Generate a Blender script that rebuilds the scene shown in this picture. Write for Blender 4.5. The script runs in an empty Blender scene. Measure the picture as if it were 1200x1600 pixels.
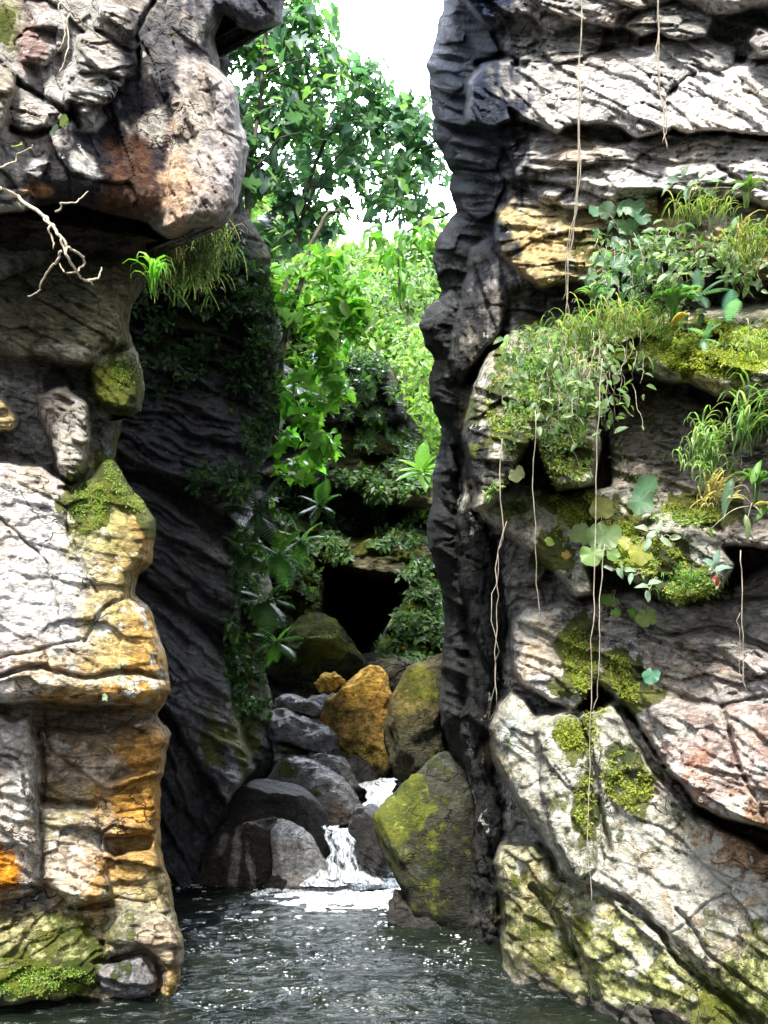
import bpy, math, random
import numpy as np
R = math.radians
col = bpy.context.scene.collection
sc = bpy.context.scene
rng = np.random.default_rng(7)
random.seed(7)

# ------------------------------------------------------------------ camera, sky, sun, exposure
F, H, HOR = 1350.0, 1.6, 1150.0          # focal length in photo pixels, eye height, horizon row
cd = bpy.data.cameras.new('camera'); cam = bpy.data.objects.new('camera', cd); col.objects.link(cam)
cam.location = (0, 0, H); cam.rotation_euler = (R(90), 0, 0)
cd.sensor_fit = 'VERTICAL'; cd.sensor_height = 36.0; cd.lens = 36.0 * F / 1600
cd.shift_y = (HOR - 800) / 1600.0
cd.clip_start = .05; cd.clip_end = 2000
sc.camera = cam

SUN_EL, SUN_AZ = 56.0, 190.0
w = bpy.data.worlds.new('World'); sc.world = w; w.use_nodes = True
nt = w.node_tree; nt.nodes.clear()
o_ = nt.nodes.new('ShaderNodeOutputWorld'); bg = nt.nodes.new('ShaderNodeBackground')
sky = nt.nodes.new('ShaderNodeTexSky'); sky.sky_type = 'NISHITA'; sky.sun_disc = False
sky.sun_elevation = R(SUN_EL); sky.sun_rotation = R(SUN_AZ)
tcw = nt.nodes.new('ShaderNodeTexCoord'); nz = nt.nodes.new('ShaderNodeTexNoise')
nz.inputs['Scale'].default_value = 1.6; nz.inputs['Detail'].default_value = 5
rp = nt.nodes.new('ShaderNodeValToRGB'); rp.color_ramp.elements[0].position = .34; rp.color_ramp.elements[1].position = .52
mx = nt.nodes.new('ShaderNodeMix'); mx.data_type = 'RGBA'
mx.inputs['B'].default_value = (10.5, 11, 12, 1)     # thin bright cloud
nt.links.new(tcw.outputs['Generated'], nz.inputs['Vector']); nt.links.new(nz.outputs['Fac'], rp.inputs['Fac'])
nt.links.new(rp.outputs['Color'], mx.inputs['Factor']); nt.links.new(sky.outputs['Color'], mx.inputs['A'])
dn = nt.nodes.new('ShaderNodeVectorMath'); dn.operation = 'DOT_PRODUCT'; dn.inputs[1].default_value = (-.02, .66, .75)
mr = nt.nodes.new('ShaderNodeMapRange'); mr.interpolation_type = 'SMOOTHSTEP'; mr.inputs[1].default_value = .9; mr.inputs[2].default_value = 1.; mr.inputs[4].default_value = 1.
m2 = nt.nodes.new('ShaderNodeMix'); m2.data_type = 'RGBA'; m2.inputs['B'].default_value = (240, 262, 300, 1)   # glow added to the sky above the view, for water glints and backlight
nt.links.new(tcw.outputs['Generated'], dn.inputs[0]); nt.links.new(dn.outputs['Value'], mr.inputs[0]); nt.links.new(mr.outputs[0], m2.inputs['Factor']); nt.links.new(mx.outputs['Result'], m2.inputs['A'])
nt.links.new(m2.outputs['Result'], bg.inputs['Color']); nt.links.new(bg.outputs['Background'], o_.inputs['Surface'])
bg.inputs['Strength'].default_value = .066
sd_ = bpy.data.lights.new('sun', 'SUN'); sd_.energy = 4.3; sd_.angle = R(13); sd_.color = (1, .95, .87)
so = bpy.data.objects.new('sun', sd_); col.objects.link(so)
so.rotation_euler = (R(90 - SUN_EL), 0, R(180 - SUN_AZ))
sc.view_settings.view_transform = 'Standard'; sc.view_settings.look = 'None'
sc.view_settings.exposure = 1.62; sc.view_settings.gamma = 1
sc.cycles.max_bounces = 6; sc.cycles.transparent_max_bounces = 4
sc.cycles.use_denoising = True

# ------------------------------------------------------------------ noise
_T = np.random.default_rng(3).random((16, 256, 256)).astype(np.float32)
def vn(x, y, s=0):
    x = np.asarray(x, np.float64); y = np.asarray(y, np.float64)
    ix = np.floor(x).astype(np.int64); iy = np.floor(y).astype(np.int64)
    fx = x - ix; fy = y - iy
    fx = fx * fx * fx * (fx * (fx * 6 - 15) + 10); fy = fy * fy * fy * (fy * (fy * 6 - 15) + 10)
    T = _T[s % 16]; a = ix & 255; b = (ix + 1) & 255; c = iy & 255; d = (iy + 1) & 255
    return (T[c, a] * (1 - fx) + T[c, b] * fx) * (1 - fy) + (T[d, a] * (1 - fx) + T[d, b] * fx) * fy
def fbm(x, y, o=4, s=0):
    r = 0.; a = .5; n = 0.
    for k in range(o):
        r = r + a * (vn(x * 2 ** k + 17.3 * k + 31 * s, y * 2 ** k + 9.1 * k, s + k) - .5) * 2; n += a; a *= .5
    return r / n
def vn3(p, s=0):
    x, y, z = p[..., 0], p[..., 1], p[..., 2]
    iz = np.floor(z).astype(np.int64); fz = z - iz; fz = fz * fz * (3 - 2 * fz)
    a = vn(x + 37.7 * iz, y + 11.3 * iz, s); b = vn(x + 37.7 * (iz + 1), y + 11.3 * (iz + 1), s)
    return a * (1 - fz) + b * fz
def fbm3(p, o=4, s=0):
    r = 0.; a = .5; n = 0.
    for k in range(o):
        r = r + a * (vn3(p * 2 ** k + 5.7 * k, s + k) - .5) * 2; n += a; a *= .5
    return r / n
def sst(a, b, x):
    t = np.clip((x - a) / (b - a), 0, 1); return t * t * (3 - 2 * t)
def rot(U, V, ang):
    a = R(ang); return U * math.cos(a) + V * math.sin(a), -U * math.sin(a) + V * math.cos(a)
def strata(U, V, ang, per, amp, s=0, sharp=1.4):
    t, q0 = rot(U, V, ang)
    q0 = q0 + 34 * fbm(t / 240, q0 / 200, 2, s) + 9 * fbm(t / 55, q0 / 45, 2, s + 1)
    out = 0.
    for j, (p, am) in enumerate(((per, 1.), (per * .41, .5), (per * .16, .2))):
        wv = q0 + p * .9 * fbm(t / (p * 4), q0 / (p * 4), 2, s + j)
        q = wv / p; k = np.floor(q); f = q - k
        r = vn(k * 13.71 + 3, t / (p * 3.), s + 2 + j)
        r2 = vn(k * 7.3 + 3, t / (p * 1.1) + 50, s + 3 + j)
        out = out - am * amp * (f ** sharp) * (1 - sst(.86, 1., f)) * (.1 + 1.3 * r * r + .5 * r2)
    return out
def facets(U, V, ang, sx, sy, amp, s=0):
    t, q = rot(U, V, ang)
    t = t + sx * .3 * fbm(t / sx * .8, q / sx * .8, 3, s); q = q + sy * .35 * fbm(t / sx * .7 + 9, q / sy * .5, 3, s + 1)
    x = t / sx; y = q / sy; ix = np.floor(x).astype(np.int64); iy = np.floor(y).astype(np.int64)
    T = _T; f1 = np.full(x.shape, 9.); f2 = f1.copy(); val = np.zeros(x.shape)
    for dy in (-1, 0, 1):
        for dx in (-1, 0, 1):
            a = (ix + dx) & 255; b = (iy + dy) & 255
            ex = ix + dx + .1 + .8 * T[s % 16][b, a] - x; ey = iy + dy + .1 + .8 * T[(s + 1) % 16][b, a] - y
            d = np.sqrt(ex * ex + ey * ey)
            v = (T[(s + 2) % 16][b, a] - .5) - 1.1 * (T[(s + 3) % 16][b, a] - .5) * ex - (1.5 * (T[(s + 4) % 16][b, a]) - .2) * ey * -1
            m = d < f1
            f2 = np.where(m, f1, np.minimum(f2, d)); val = np.where(m, v, val); f1 = np.where(m, d, f1)
    cr = 1 - sst(.0, .07, f2 - f1)
    return amp * (val + .22 * cr), cr
def sdf(poly, U, V):
    """signed distance to a polygon, positive inside, and its nearest point"""
    P = np.asarray(poly, float); n = len(P)
    best = np.full(U.shape, 1e18); bx = np.zeros(U.shape); by = np.zeros(U.shape); ins = np.zeros(U.shape, bool)
    for i in range(n):
        x0, y0 = P[i]; x1, y1 = P[(i + 1) % n]; ex, ey = x1 - x0, y1 - y0
        t = np.clip(((U - x0) * ex + (V - y0) * ey) / (ex * ex + ey * ey + 1e-9), 0, 1)
        cx = x0 + t * ex; cy = y0 + t * ey; d = (U - cx) ** 2 + (V - cy) ** 2
        m = d < best; best = np.where(m, d, best); bx = np.where(m, cx, bx); by = np.where(m, cy, by)
        if y0 != y1:
            c = ((y0 > V) != (y1 > V)) & (U < (x1 - x0) * (V - y0) / (y1 - y0) + x0); ins ^= c
    d = np.sqrt(best); return np.where(ins, d, -d), bx, by
def spline(pts, n):
    """closed Catmull-Rom through pts, n even samples"""
    P = np.asarray(pts, float); m = len(P); out = []
    for i in range(m):
        a, b, c, d = P[i - 1], P[i], P[(i + 1) % m], P[(i + 2) % m]
        for t in np.linspace(0, 1, 12, endpoint=False):
            out.append(.5 * ((2 * b) + (-a + c) * t + (2 * a - 5 * b + 4 * c - d) * t * t + (-a + 3 * b - 3 * c + d) * t ** 3))
    Q = np.array(out); L = np.r_[0, np.cumsum(np.linalg.norm(np.diff(np.vstack([Q, Q[:1]]), axis=0), axis=1))]
    s = np.linspace(0, L[-1], n, endpoint=False); Q = np.vstack([Q, Q[:1]])
    return np.c_[np.interp(s, L, Q[:, 0]), np.interp(s, L, Q[:, 1])]
def ospline(pts, per=8):
    P = np.asarray(pts, float); P = np.vstack([2 * P[0] - P[1], P, 2 * P[-1] - P[-2]]); out = []
    for i in range(1, len(P) - 2):
        a, b, c, d = P[i - 1], P[i], P[i + 1], P[i + 2]
        for t in np.linspace(0, 1, per, endpoint=False):
            out.append(.5 * ((2 * b) + (-a + c) * t + (2 * a - 5 * b + 4 * c - d) * t * t + (-a + 3 * b - 3 * c + d) * t ** 3))
    out.append(P[-2]); return np.array(out)
def W(u, v, D):
    """world point that stands at distance D behind photo pixel (u, v)"""
    return np.stack([(np.asarray(u) - 600) / F * D, np.asarray(D) + 0. * u, H + (HOR - np.asarray(v)) / F * D], -1)

# ------------------------------------------------------------------ materials
class NT:
    def __init__(s, name):
        s.m = bpy.data.materials.new(name); s.m.use_nodes = True; s.t = s.m.node_tree; s.t.nodes.clear()
    def n(s, typ, **kw):
        x = s.t.nodes.new(typ)
        for k, v in kw.items():
            if k.startswith('_'): setattr(x, k[1:], v)
            else:
                i = x.inputs[int(k[1:])] if k[0] == 'i' and k[1:].isdigit() else x.inputs[k.replace('__', ' ')]
                if isinstance(v, bpy.types.NodeSocket): s.t.links.new(v, i)
                else: i.default_value = v
        return x
    def noise(s, vec, sc_, det=6, rough=.6, dist=0):
        return s.n('ShaderNodeTexNoise', Vector=vec, Scale=sc_, Detail=det, Roughness=rough, Distortion=dist).outputs['Fac']
    def math(s, op, a, b=0., c=0.):
        return s.n('ShaderNodeMath', _operation=op, i0=a, i1=b, i2=c).outputs[0]
    def rng(s, x, a, b, c=0., d=1.):
        return s.n('ShaderNodeMapRange', _interpolation_type='SMOOTHSTEP', Value=x, From__Min=a, From__Max=b, To__Min=c, To__Max=d).outputs[0]
    def mix(s, f, a, b, mode='MIX'):
        x = s.n('ShaderNodeMix', _data_type='RGBA', _blend_type=mode)
        for i, v in ((0, f), (6, a), (7, b)):
            if isinstance(v, bpy.types.NodeSocket): s.t.links.new(v, x.inputs[i])
            else: x.inputs[i].default_value = v if i == 0 else (*v, 1)
        return x.outputs[2]
    def out(s, sh): s.n('ShaderNodeOutputMaterial', Surface=sh); return s.m

def rock_mat(name, scale=1., bump=1.):
    m = NT(name)
    geo = m.n('ShaderNodeNewGeometry').outputs['Position']
    colr = m.n('ShaderNodeAttribute', _attribute_name='Col').outputs['Color']
    msk = m.n('ShaderNodeSeparateColor', Color=m.n('ShaderNodeAttribute', _attribute_name='Mask').outputs['Color'])
    moss, lich, wet = msk.outputs[0], msk.outputs[1], msk.outputs[2]
    st = m.n('ShaderNodeMapping', Vector=geo, Rotation=(0, R(20), 0), Scale=(.75, .75, 1.7)).outputs[0]
    n1 = m.noise(geo, 2.2 * scale, 8, .62); n2 = m.noise(geo, 11 * scale, 8, .68); n3 = m.noise(st, 14 * scale, 8, .7, .4)
    n4 = m.noise(geo, 46 * scale, 5, .6)
    v = m.math('ADD', m.math('MULTIPLY', m.rng(n2, .34, .66), .85), m.math('MULTIPLY', m.rng(n3, .34, .66), .7))
    v = m.math('ADD', v, .3)
    v = m.math('MULTIPLY', v, m.rng(n4, .3, .7, .82, 1.16))
    c = m.mix(1., colr, m.n('ShaderNodeCombineColor', Red=v, Green=v, Blue=v).outputs[0], 'MULTIPLY')
    # warm / cool mottling of the stone
    c = m.mix(m.rng(n1, .5, .68, 0, .35), c, m.mix(1., c, (1.25, .93, .66), 'MULTIPLY'))
    # dark mineral veins
    vein = m.rng(m.math('ABSOLUTE', m.math('SUBTRACT', m.noise(st, 5 * scale, 7, .65, .8), .5)), 0, .028, .45, 0)
    c = m.mix(m.math('MULTIPLY', vein, .65), c, m.mix(1., c, (.2, .2, .2), 'MULTIPLY'))
    wv = m.n('ShaderNodeVectorMath', _operation='ADD', i0=st, i1=m.n('ShaderNodeVectorMath', _operation='SCALE', i0=m.n('ShaderNodeTexNoise', Vector=geo, Scale=5 * scale, Detail=5).outputs['Color'], Scale=.35).outputs[0]).outputs[0]
    ck = m.n('ShaderNodeTexVoronoi', _feature='DISTANCE_TO_EDGE', Vector=wv, Scale=2.6 * scale, Randomness=1.).outputs['Distance']
    ck = m.math('MULTIPLY', m.rng(ck, 0, .022, 1, 0), m.rng(m.noise(geo, 1.7 * scale, 3), .46, .56))
    c = m.mix(m.math('MULTIPLY', ck, .8), c, m.mix(1., c, (.12, .12, .12), 'MULTIPLY'))
    sp = m.noise(geo, 130 * scale, 3, .6)
    c = m.mix(m.rng(sp, .62, .7, 0, .5), c, m.mix(1., c, (1.9, 1.9, 1.85), 'MULTIPLY'))
    c = m.mix(m.rng(sp, .30, .4, .6, 0), c, m.mix(1., c, (.35, .35, .35), 'MULTIPLY'))
    # pale lichen crusts
    vo = m.n('ShaderNodeTexVoronoi', Vector=m.n('ShaderNodeVectorMath', _operation='ADD', i0=geo,
             i1=m.n('ShaderNodeTexNoise', Vector=geo, Scale=9 * scale, Detail=3).outputs['Color']).outputs[0], Scale=7 * scale, Randomness=1.).outputs['Distance']
    l = m.math('ADD', m.math('MULTIPLY', lich, .55), m.math('MULTIPLY', m.math('SUBTRACT', m.noise(geo, 7 * scale, 9, .72), .5), 1.9))
    l = m.rng(m.math('SUBTRACT', l, m.math('MULTIPLY', vo, .12)), .27, .34)
    l = m.math('MULTIPLY', l, m.rng(lich, .02, .12))
    c = m.mix(m.math('MULTIPLY', l, .85), c, m.mix(n2, (.5, .5, .42), (.78, .77, .72)))
    # moss
    k = m.math('ADD', moss, m.math('MULTIPLY', m.math('SUBTRACT', m.noise(geo, 9 * scale, 8, .75), .5), 1.5))
    k = m.math('MULTIPLY', m.rng(k, .38, .58), m.rng(moss, .02, .15))
    mc = m.mix(m.rng(m.noise(geo, 3.5 * scale, 5, .6), .35, .65), (.055, .085, .016), (.23, .25, .035))
    mc = m.mix(m.rng(n4, .3, .7, .0, .55), mc, m.mix(1., mc, (.35, .4, .4), 'MULTIPLY'))
    c = m.mix(m.math('MULTIPLY', k, .92), c, mc)
    ro = m.math('SUBTRACT', .88, m.math('MULTIPLY', wet, m.rng(n2, .3, .7, .35, .75)))
    hgt = m.math('ADD', m.math('MULTIPLY', n2, .6), m.math('MULTIPLY', n3, 1.1))
    hgt = m.math('ADD', hgt, m.math('MULTIPLY', n4, .22)); hgt = m.math('ADD', hgt, m.math('MULTIPLY', k, m.math('MULTIPLY', m.noise(geo, 90 * scale, 3, .7), .8)))
    hgt = m.math('SUBTRACT', hgt, m.math('ADD', m.math('MULTIPLY', vein, .25), m.math('MULTIPLY', ck, .7)))
    bp = m.n('ShaderNodeBump', Strength=1. * bump, Distance=.06 / scale, Height=hgt).outputs[0]
    b = m.n('ShaderNodeBsdfPrincipled', Base__Color=c, Roughness=ro, Normal=bp)
    m.t.links.new(m.math('ADD', .1, m.math('MULTIPLY', wet, .5)), b.inputs['Specular IOR Level'])
    return m.out(b.outputs[0])
M_ROCK = rock_mat('rock'); M_FAR = rock_mat('far rock', .45)

def leaf_mat(name, tr=.45, gloss=.45):
    m = NT(name)
    c = m.n('ShaderNodeAttribute', _attribute_name='Col').outputs['Color']
    geo = m.n('ShaderNodeNewGeometry').outputs['Position']
    c = m.mix(m.rng(m.noise(geo, 25, 3), .3, .7, 0, .5), c, m.mix(1., c, (.6, .7, .6), 'MULTIPLY'))
    b = m.n('ShaderNodeBsdfPrincipled', Base__Color=c, Roughness=gloss)
    t = m.n('ShaderNodeBsdfTranslucent', Color=m.mix(1., c, (1.5, 1.7, .7), 'MULTIPLY'))
    return m.out(m.n('ShaderNodeMixShader', i0=tr, i1=b.outputs[0], i2=t.outputs[0]).outputs[0])
M_LEAF = leaf_mat('leaf', .52); M_GLOSS = leaf_mat('glossy leaf', .25, .35)
def bark_mat(name, a, b_, sc_=12):
    m = NT(name); geo = m.n('ShaderNodeNewGeometry').outputs['Position']
    n = m.noise(m.n('ShaderNodeMapping', Vector=geo, Scale=(1, 1, .3)).outputs[0], sc_, 6, .7)
    b = m.n('ShaderNodeBsdfPrincipled', Base__Color=m.mix(m.rng(n, .3, .7), a, b_), Roughness=.85,
            Normal=m.n('ShaderNodeBump', Strength=.6, Distance=.02, Height=n).outputs[0])
    return m.out(b.outputs[0])
M_BARK = bark_mat('bark', (.035, .03, .025), (.12, .1, .08)); M_VINE = bark_mat('dry root', (.13, .11, .08), (.42, .37, .29), 40)
M_TWIG = bark_mat('bare twig', (.3, .25, .17), (.6, .54, .42), 40)

def water_mat():
    m = NT('river water'); geo = m.n('ShaderNodeNewGeometry').outputs['Position']
    st = m.n('ShaderNodeMapping', Vector=geo, Scale=(.6, 1.5, 1)).outputs[0]
    n1 = m.noise(st, 2.2, 3, .5, .6); n2 = m.noise(st, 9, 4, .6, .8); n3 = m.noise(st, 26, 3, .6, .5)
    h = m.math('ADD', m.math('MULTIPLY', n1, .9), m.math('ADD', m.math('MULTIPLY', n2, .42), m.math('MULTIPLY', n3, .12)))
    c = m.mix(m.rng(m.noise(geo, .9, 3), .35, .65), (.004, .007, .0055), (.010, .014, .009))
    b = m.n('ShaderNodeBsdfPrincipled', Base__Color=c, Roughness=.07, IOR=1.33,
            Normal=m.n('ShaderNodeBump', Strength=1., Distance=.085, Height=h).outputs[0])
    return m.out(b.outputs[0])
M_WATER = water_mat()
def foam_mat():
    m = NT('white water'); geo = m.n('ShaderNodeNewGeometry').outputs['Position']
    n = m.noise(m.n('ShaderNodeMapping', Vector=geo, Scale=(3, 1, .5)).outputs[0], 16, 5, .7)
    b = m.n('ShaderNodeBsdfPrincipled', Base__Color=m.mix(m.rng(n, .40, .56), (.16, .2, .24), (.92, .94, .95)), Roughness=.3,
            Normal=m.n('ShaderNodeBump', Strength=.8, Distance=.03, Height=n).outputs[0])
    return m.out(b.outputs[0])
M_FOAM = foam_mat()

# ------------------------------------------------------------------ object helpers
def tag(o, label=None, cat=None, group=None, kind=None):
    if label: o['label'] = label
    if cat: o['category'] = cat
    if group: o['group'] = group
    if kind: o['kind'] = kind
    return o
def mesh_obj(name, V_, faces, mat, parent=None, Col=None, Mask=None, smooth=True):
    """faces: int array (n,3)/(n,4) or list of such arrays"""
    me = bpy.data.meshes.new(name)
    if not isinstance(faces, list): faces = [faces]
    V_ = np.asarray(V_, np.float32)
    tot = np.concatenate([np.full(len(f), f.shape[1]) for f in faces]); loops = np.concatenate([f.ravel() for f in faces]).astype(np.int32)
    me.vertices.add(len(V_)); me.vertices.foreach_set('co', V_.ravel())
    me.loops.add(len(loops)); me.loops.foreach_set('vertex_index', loops)
    me.polygons.add(len(tot)); me.polygons.foreach_set('loop_start', np.r_[0, np.cumsum(tot)[:-1]].astype(np.int32)); me.polygons.foreach_set('loop_total', tot.astype(np.int32))
    me.update(calc_edges=True); me.validate()
    for nm, A in (('Col', Col), ('Mask', Mask)):
        if A is not None:
            at = me.color_attributes.new(nm, 'FLOAT_COLOR', 'POINT')
            A4 = np.ones((len(V_), 4), np.float32); A4[:, :3] = A; at.data.foreach_set('color', A4.ravel())
    if smooth: me.polygons.foreach_set('use_smooth', np.ones(len(me.polygons), bool))
    me.materials.append(mat)
    o = bpy.data.objects.new(name, me); col.objects.link(o)
    if parent is not None: o.parent = parent; o.matrix_parent_inverse = parent.matrix_world.inverted()
    return o
def empty(name, loc):
    o = bpy.data.objects.new(name, None); o.location = loc; col.objects.link(o); o.empty_display_size = .1
    bpy.context.view_layer.update(); return o

# paint spots in stone colour (with some painted shade) / moss / lichen / wet.  spot = (cx, cy, rx, ry, angle, strength, value)
def blob(U, V, cx, cy, rx, ry, ang=0, soft=.32, nz_=.7, s=0):
    t, q = rot(U - cx, V - cy, ang)
    d = np.sqrt((t / rx) ** 2 + (q / ry) ** 2)
    d = d + nz_ * fbm(U / 28., V / 28., 5, s + 3) + .3 * fbm(U / 8., V / 55., 3, s)
    return 1 - sst(1 - soft, 1 + soft, d)

class Relief:
    """A rock face: a sheet of real depth built from overlapping blocks and ledges, with strata, facets and cracks."""
    def __init__(s, outline, us, vs, base, seed=0, warp=7., edge=(34, .7)):
        us = np.asarray(us, float); vs = np.asarray(vs, float); s.us, s.vs = us, vs; U, V = np.meshgrid(us, vs); s.U, s.V = U, V; s.seed = seed
        s.Uw = U + warp * fbm(U / 70, V / 70, 3, seed) + warp * .45 * fbm(U / 17, V / 17, 3, seed + 2)
        s.Vw = V + warp * fbm(U / 70 + 40, V / 70, 3, seed + 1) + warp * .45 * fbm(U / 17 + 9, V / 17, 3, seed + 3)
        s.D = base(U, V) + 0. * U
        s.id = np.zeros(U.shape, int); s.col = np.zeros(U.shape + (3,)) + (.3, .29, .27); s.mask = np.zeros(U.shape + (3,))
        s.outline = outline; s.edge = edge; s.params = [dict()]
        s.bcols = [(.3, .29, .27)]
    def block(s, poly, d0, gx=0., gy=0., Rr=20, B=.16, colr=None, c=None, **kw):
        P = np.asarray(poly, float); c = P.mean(0) if c is None else np.array(c)
        x0, y0 = P.min(0) - 20; x1, y1 = P.max(0) + 20
        i0, i1 = np.searchsorted(s.us, (x0, x1)); j0, j1 = np.searchsorted(s.vs, (y0, y1))
        sl = (slice(j0, j1), slice(i0, i1)); u, v = s.Uw[sl], s.Vw[sl]
        sd, _, _ = sdf(P, u, v)
        e = 1 - np.clip(sd / Rr, 0, 1)
        d = d0 + gx * (u - c[0]) / 100 + gy * (v - c[1]) / 100 + B * (1 - np.sqrt(np.clip(1 - e * e, 0, 1)))
        m = (sd > 0) & (d < s.D[sl])
        s.params.append(kw); s.bcols.append(colr or s.bcols[0]); k = len(s.params) - 1
        s.D[sl] = np.where(m, d, s.D[sl]); s.id[sl] = np.where(m, k, s.id[sl])
    def hole(s, poly, dep, Rr=10):
        P = np.asarray(poly, float); sd, _, _ = sdf(P, s.Uw, s.Vw); s.D += dep * sst(0, Rr, sd)
    def crack(s, pts, wd=4, dep=.12):
        P = ospline(pts, 6); sd = np.full(s.U.shape, 1e9)
        for a, b in zip(P[:-1], P[1:]):
            e = b - a; t = np.clip(((s.Uw - a[0]) * e[0] + (s.Vw - a[1]) * e[1]) / (e @ e + 1e-9), 0, 1)
            sd = np.minimum(sd, (s.Uw - a[0] - t * e[0]) ** 2 + (s.Vw - a[1] - t * e[1]) ** 2)
        s.D += dep * (1 - sst(wd * .3, wd * 1.5, np.sqrt(sd)))
    def texture(s, default):
        cache = {}
        disp = np.zeros(s.U.shape); s.cr = np.zeros(s.U.shape)
        for k, kw in enumerate(s.params):
            p = dict(default); p.update(kw); m = s.id == k
            if not m.any(): continue
            u, v = s.U[m], s.V[m]
            d = strata(u, v, p['ang'], p['per'], p['amp'], s.seed + p.get('s', 0))
            f, cr = facets(u, v, p['ang'] + p.get('fa', 0), p['fs'] * p.get('asp', 1.8), p['fs'], p['famp'], s.seed + 5)
            f2, cr2 = facets(u, v, p['ang'] - 8, p['fs'] * .8, p['fs'] * .33, p['famp'] * .33, s.seed + 6)
            disp[m] = d + f + f2 + p['rough'] * fbm(u / 13, v / 13, 4, s.seed + 4) + p['rough'] * 2.2 * fbm(u / 60, v / 60, 3, s.seed + 7)
            s.cr[m] = cr
        s.D += disp
        for _ in range(1):
            bl_ = lambda D: np.pad(.2 * D[1:-1, 1:-1] + .2 * (D[:-2, 1:-1] + D[2:, 1:-1] + D[1:-1, :-2] + D[1:-1, 2:]), 1, mode='edge')
            D = s.D; B = bl_(bl_(bl_(D))); j = sst(.03, .12, np.abs(B - D)); j = np.maximum(j, bl_(j)); s.D = D * (1 - j) + B * j; s.D = .6 * s.D + .4 * bl_(s.D)
    def finish_edge(s):
        s.sd, s.bx, s.by = sdf(s.outline, s.Uw, s.Vw)
        Rr, B = s.edge; e = 1 - np.clip(s.sd / Rr, 0, 1); s.D += B * (1 - np.sqrt(np.clip(1 - e * e, 0, 1)))
        for k, c in enumerate(s.bcols): s.col[s.id == k] = c
    def paint(s, spots, ch='col'):
        for q in spots:
            cx, cy, rx, ry, ang, st, val = q[:7]
            ex = max(rx, ry) * 1.9 + 10
            i0, i1 = np.searchsorted(s.us, (cx - ex, cx + ex)); j0, j1 = np.searchsorted(s.vs, (cy - ex, cy + ex)); sl = (slice(j0, j1), slice(i0, i1))
            b = blob(s.U[sl], s.V[sl], cx, cy, rx, ry, ang, s=int(cx) % 7) * st
            if ch == 'col': s.col[sl] = s.col[sl] * (1 - b[..., None]) + np.array(val) * b[..., None]
            else: s.mask[sl + (ch,)] = np.maximum(s.mask[sl + (ch,)] * (1 - b * (val < .05)), b * val)
    def build(s, name, mat, away=0., back=3.):
        st = s.us[1] - s.us[0]
        keep = s.sd > -2.6
        U, V = s.U.copy(), s.V.copy(); o = (s.sd < 0) & keep
        U[o] += s.bx[o] - s.Uw[o]; V[o] += s.by[o] - s.Vw[o]
        P = W(U, V, s.D); ny, nx = U.shape
        idx = np.arange(ny * nx).reshape(ny, nx)
        q = keep[:-1, :-1] & keep[1:, :-1] & keep[:-1, 1:] & keep[1:, 1:]
        Q = np.stack([idx[1:, :-1][q], idx[1:, 1:][q], idx[:-1, 1:][q], idx[:-1, :-1][q]], 1)
        used = np.unique(Q); mp = np.full(ny * nx, -1); mp[used] = np.arange(len(used)); Q = mp[Q]
        Vt = P.reshape(-1, 3)[used]; C = s.col.reshape(-1, 3)[used]; Mk = s.mask.reshape(-1, 3)[used]
        E = np.concatenate([Q[:, [0, 1]], Q[:, [1, 2]], Q[:, [2, 3]], Q[:, [3, 0]]]); key = np.minimum(E[:, 0], E[:, 1]) * 10 ** 7 + np.maximum(E[:, 0], E[:, 1])
        _, iv, ct = np.unique(key, return_inverse=True, return_counts=True); Bd = E[ct[iv] == 1]
        bv = np.unique(Bd); bm = np.full(len(Vt), -1); n0 = len(Vt); allV = [Vt]; allC = [C]; allM = [Mk]; F4 = [Q]; prev = np.arange(len(bv)); prevmap = np.full(n0, -1)
        prevmap[bv] = bv; base = n0
        for k, f in enumerate((.3, 1.)):
            off = np.array([away * back * f, back * f, 0.])
            nv = Vt[bv] + off + .12 * (rng.random((len(bv), 3)) - .5) * f
            allV.append(nv); allC.append(C[bv]); allM.append(Mk[bv]); nm = np.full(n0, -1); nm[bv] = base + np.arange(len(bv))
            F4.append(np.stack([prevmap[Bd[:, 1]], prevmap[Bd[:, 0]], nm[Bd[:, 0]], nm[Bd[:, 1]]], 1)); prevmap = nm; base += len(bv)
        return mesh_obj(name, np.vstack(allV), np.vstack(F4), mat, Col=np.vstack(allC), Mask=np.vstack(allM))
    def at(s, u, v, r=3):
        """distance of the face behind pixel (u, v)"""
        i = int(np.clip(np.searchsorted(s.us, u), 1, len(s.us) - 2)); j = int(np.clip(np.searchsorted(s.vs, v), 1, len(s.vs) - 2))
        return float(s.D[max(0, j - r):j + r + 1, max(0, i - r):i + r + 1].min())
def axis(a, b, c, d, st=2.2, co=14):
    return np.r_[np.arange(a, b, co), np.arange(b, c, st), np.arange(c, d, co)]

# ================================================================== STRUCTURE
# river bed / ground and water
def sheet(name, z, ext, mat, kind='structure', label=None, cat=None):
    xs = np.r_[-ext, -60, -12, 12, 60, ext]; ys = np.r_[-ext, -60, -12, 12, 60, ext]
    X, Y = np.meshgrid(xs, ys); V_ = np.stack([X, Y, X * 0 + z], -1).reshape(-1, 3); n = 6
    Q = np.array([[j * n + i, j * n + i + 1, (j + 1) * n + i + 1, (j + 1) * n + i] for j in range(n - 1) for i in range(n - 1)])
    o = mesh_obj(name, V_, Q, mat, Col=np.full((n * n, 3), .12), Mask=np.zeros((n * n, 3))); tag(o, label, None, None, kind); return o
sheet('ground', -.9, 600, M_FAR, label='dark stony river bed and ground under the gorge')
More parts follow.
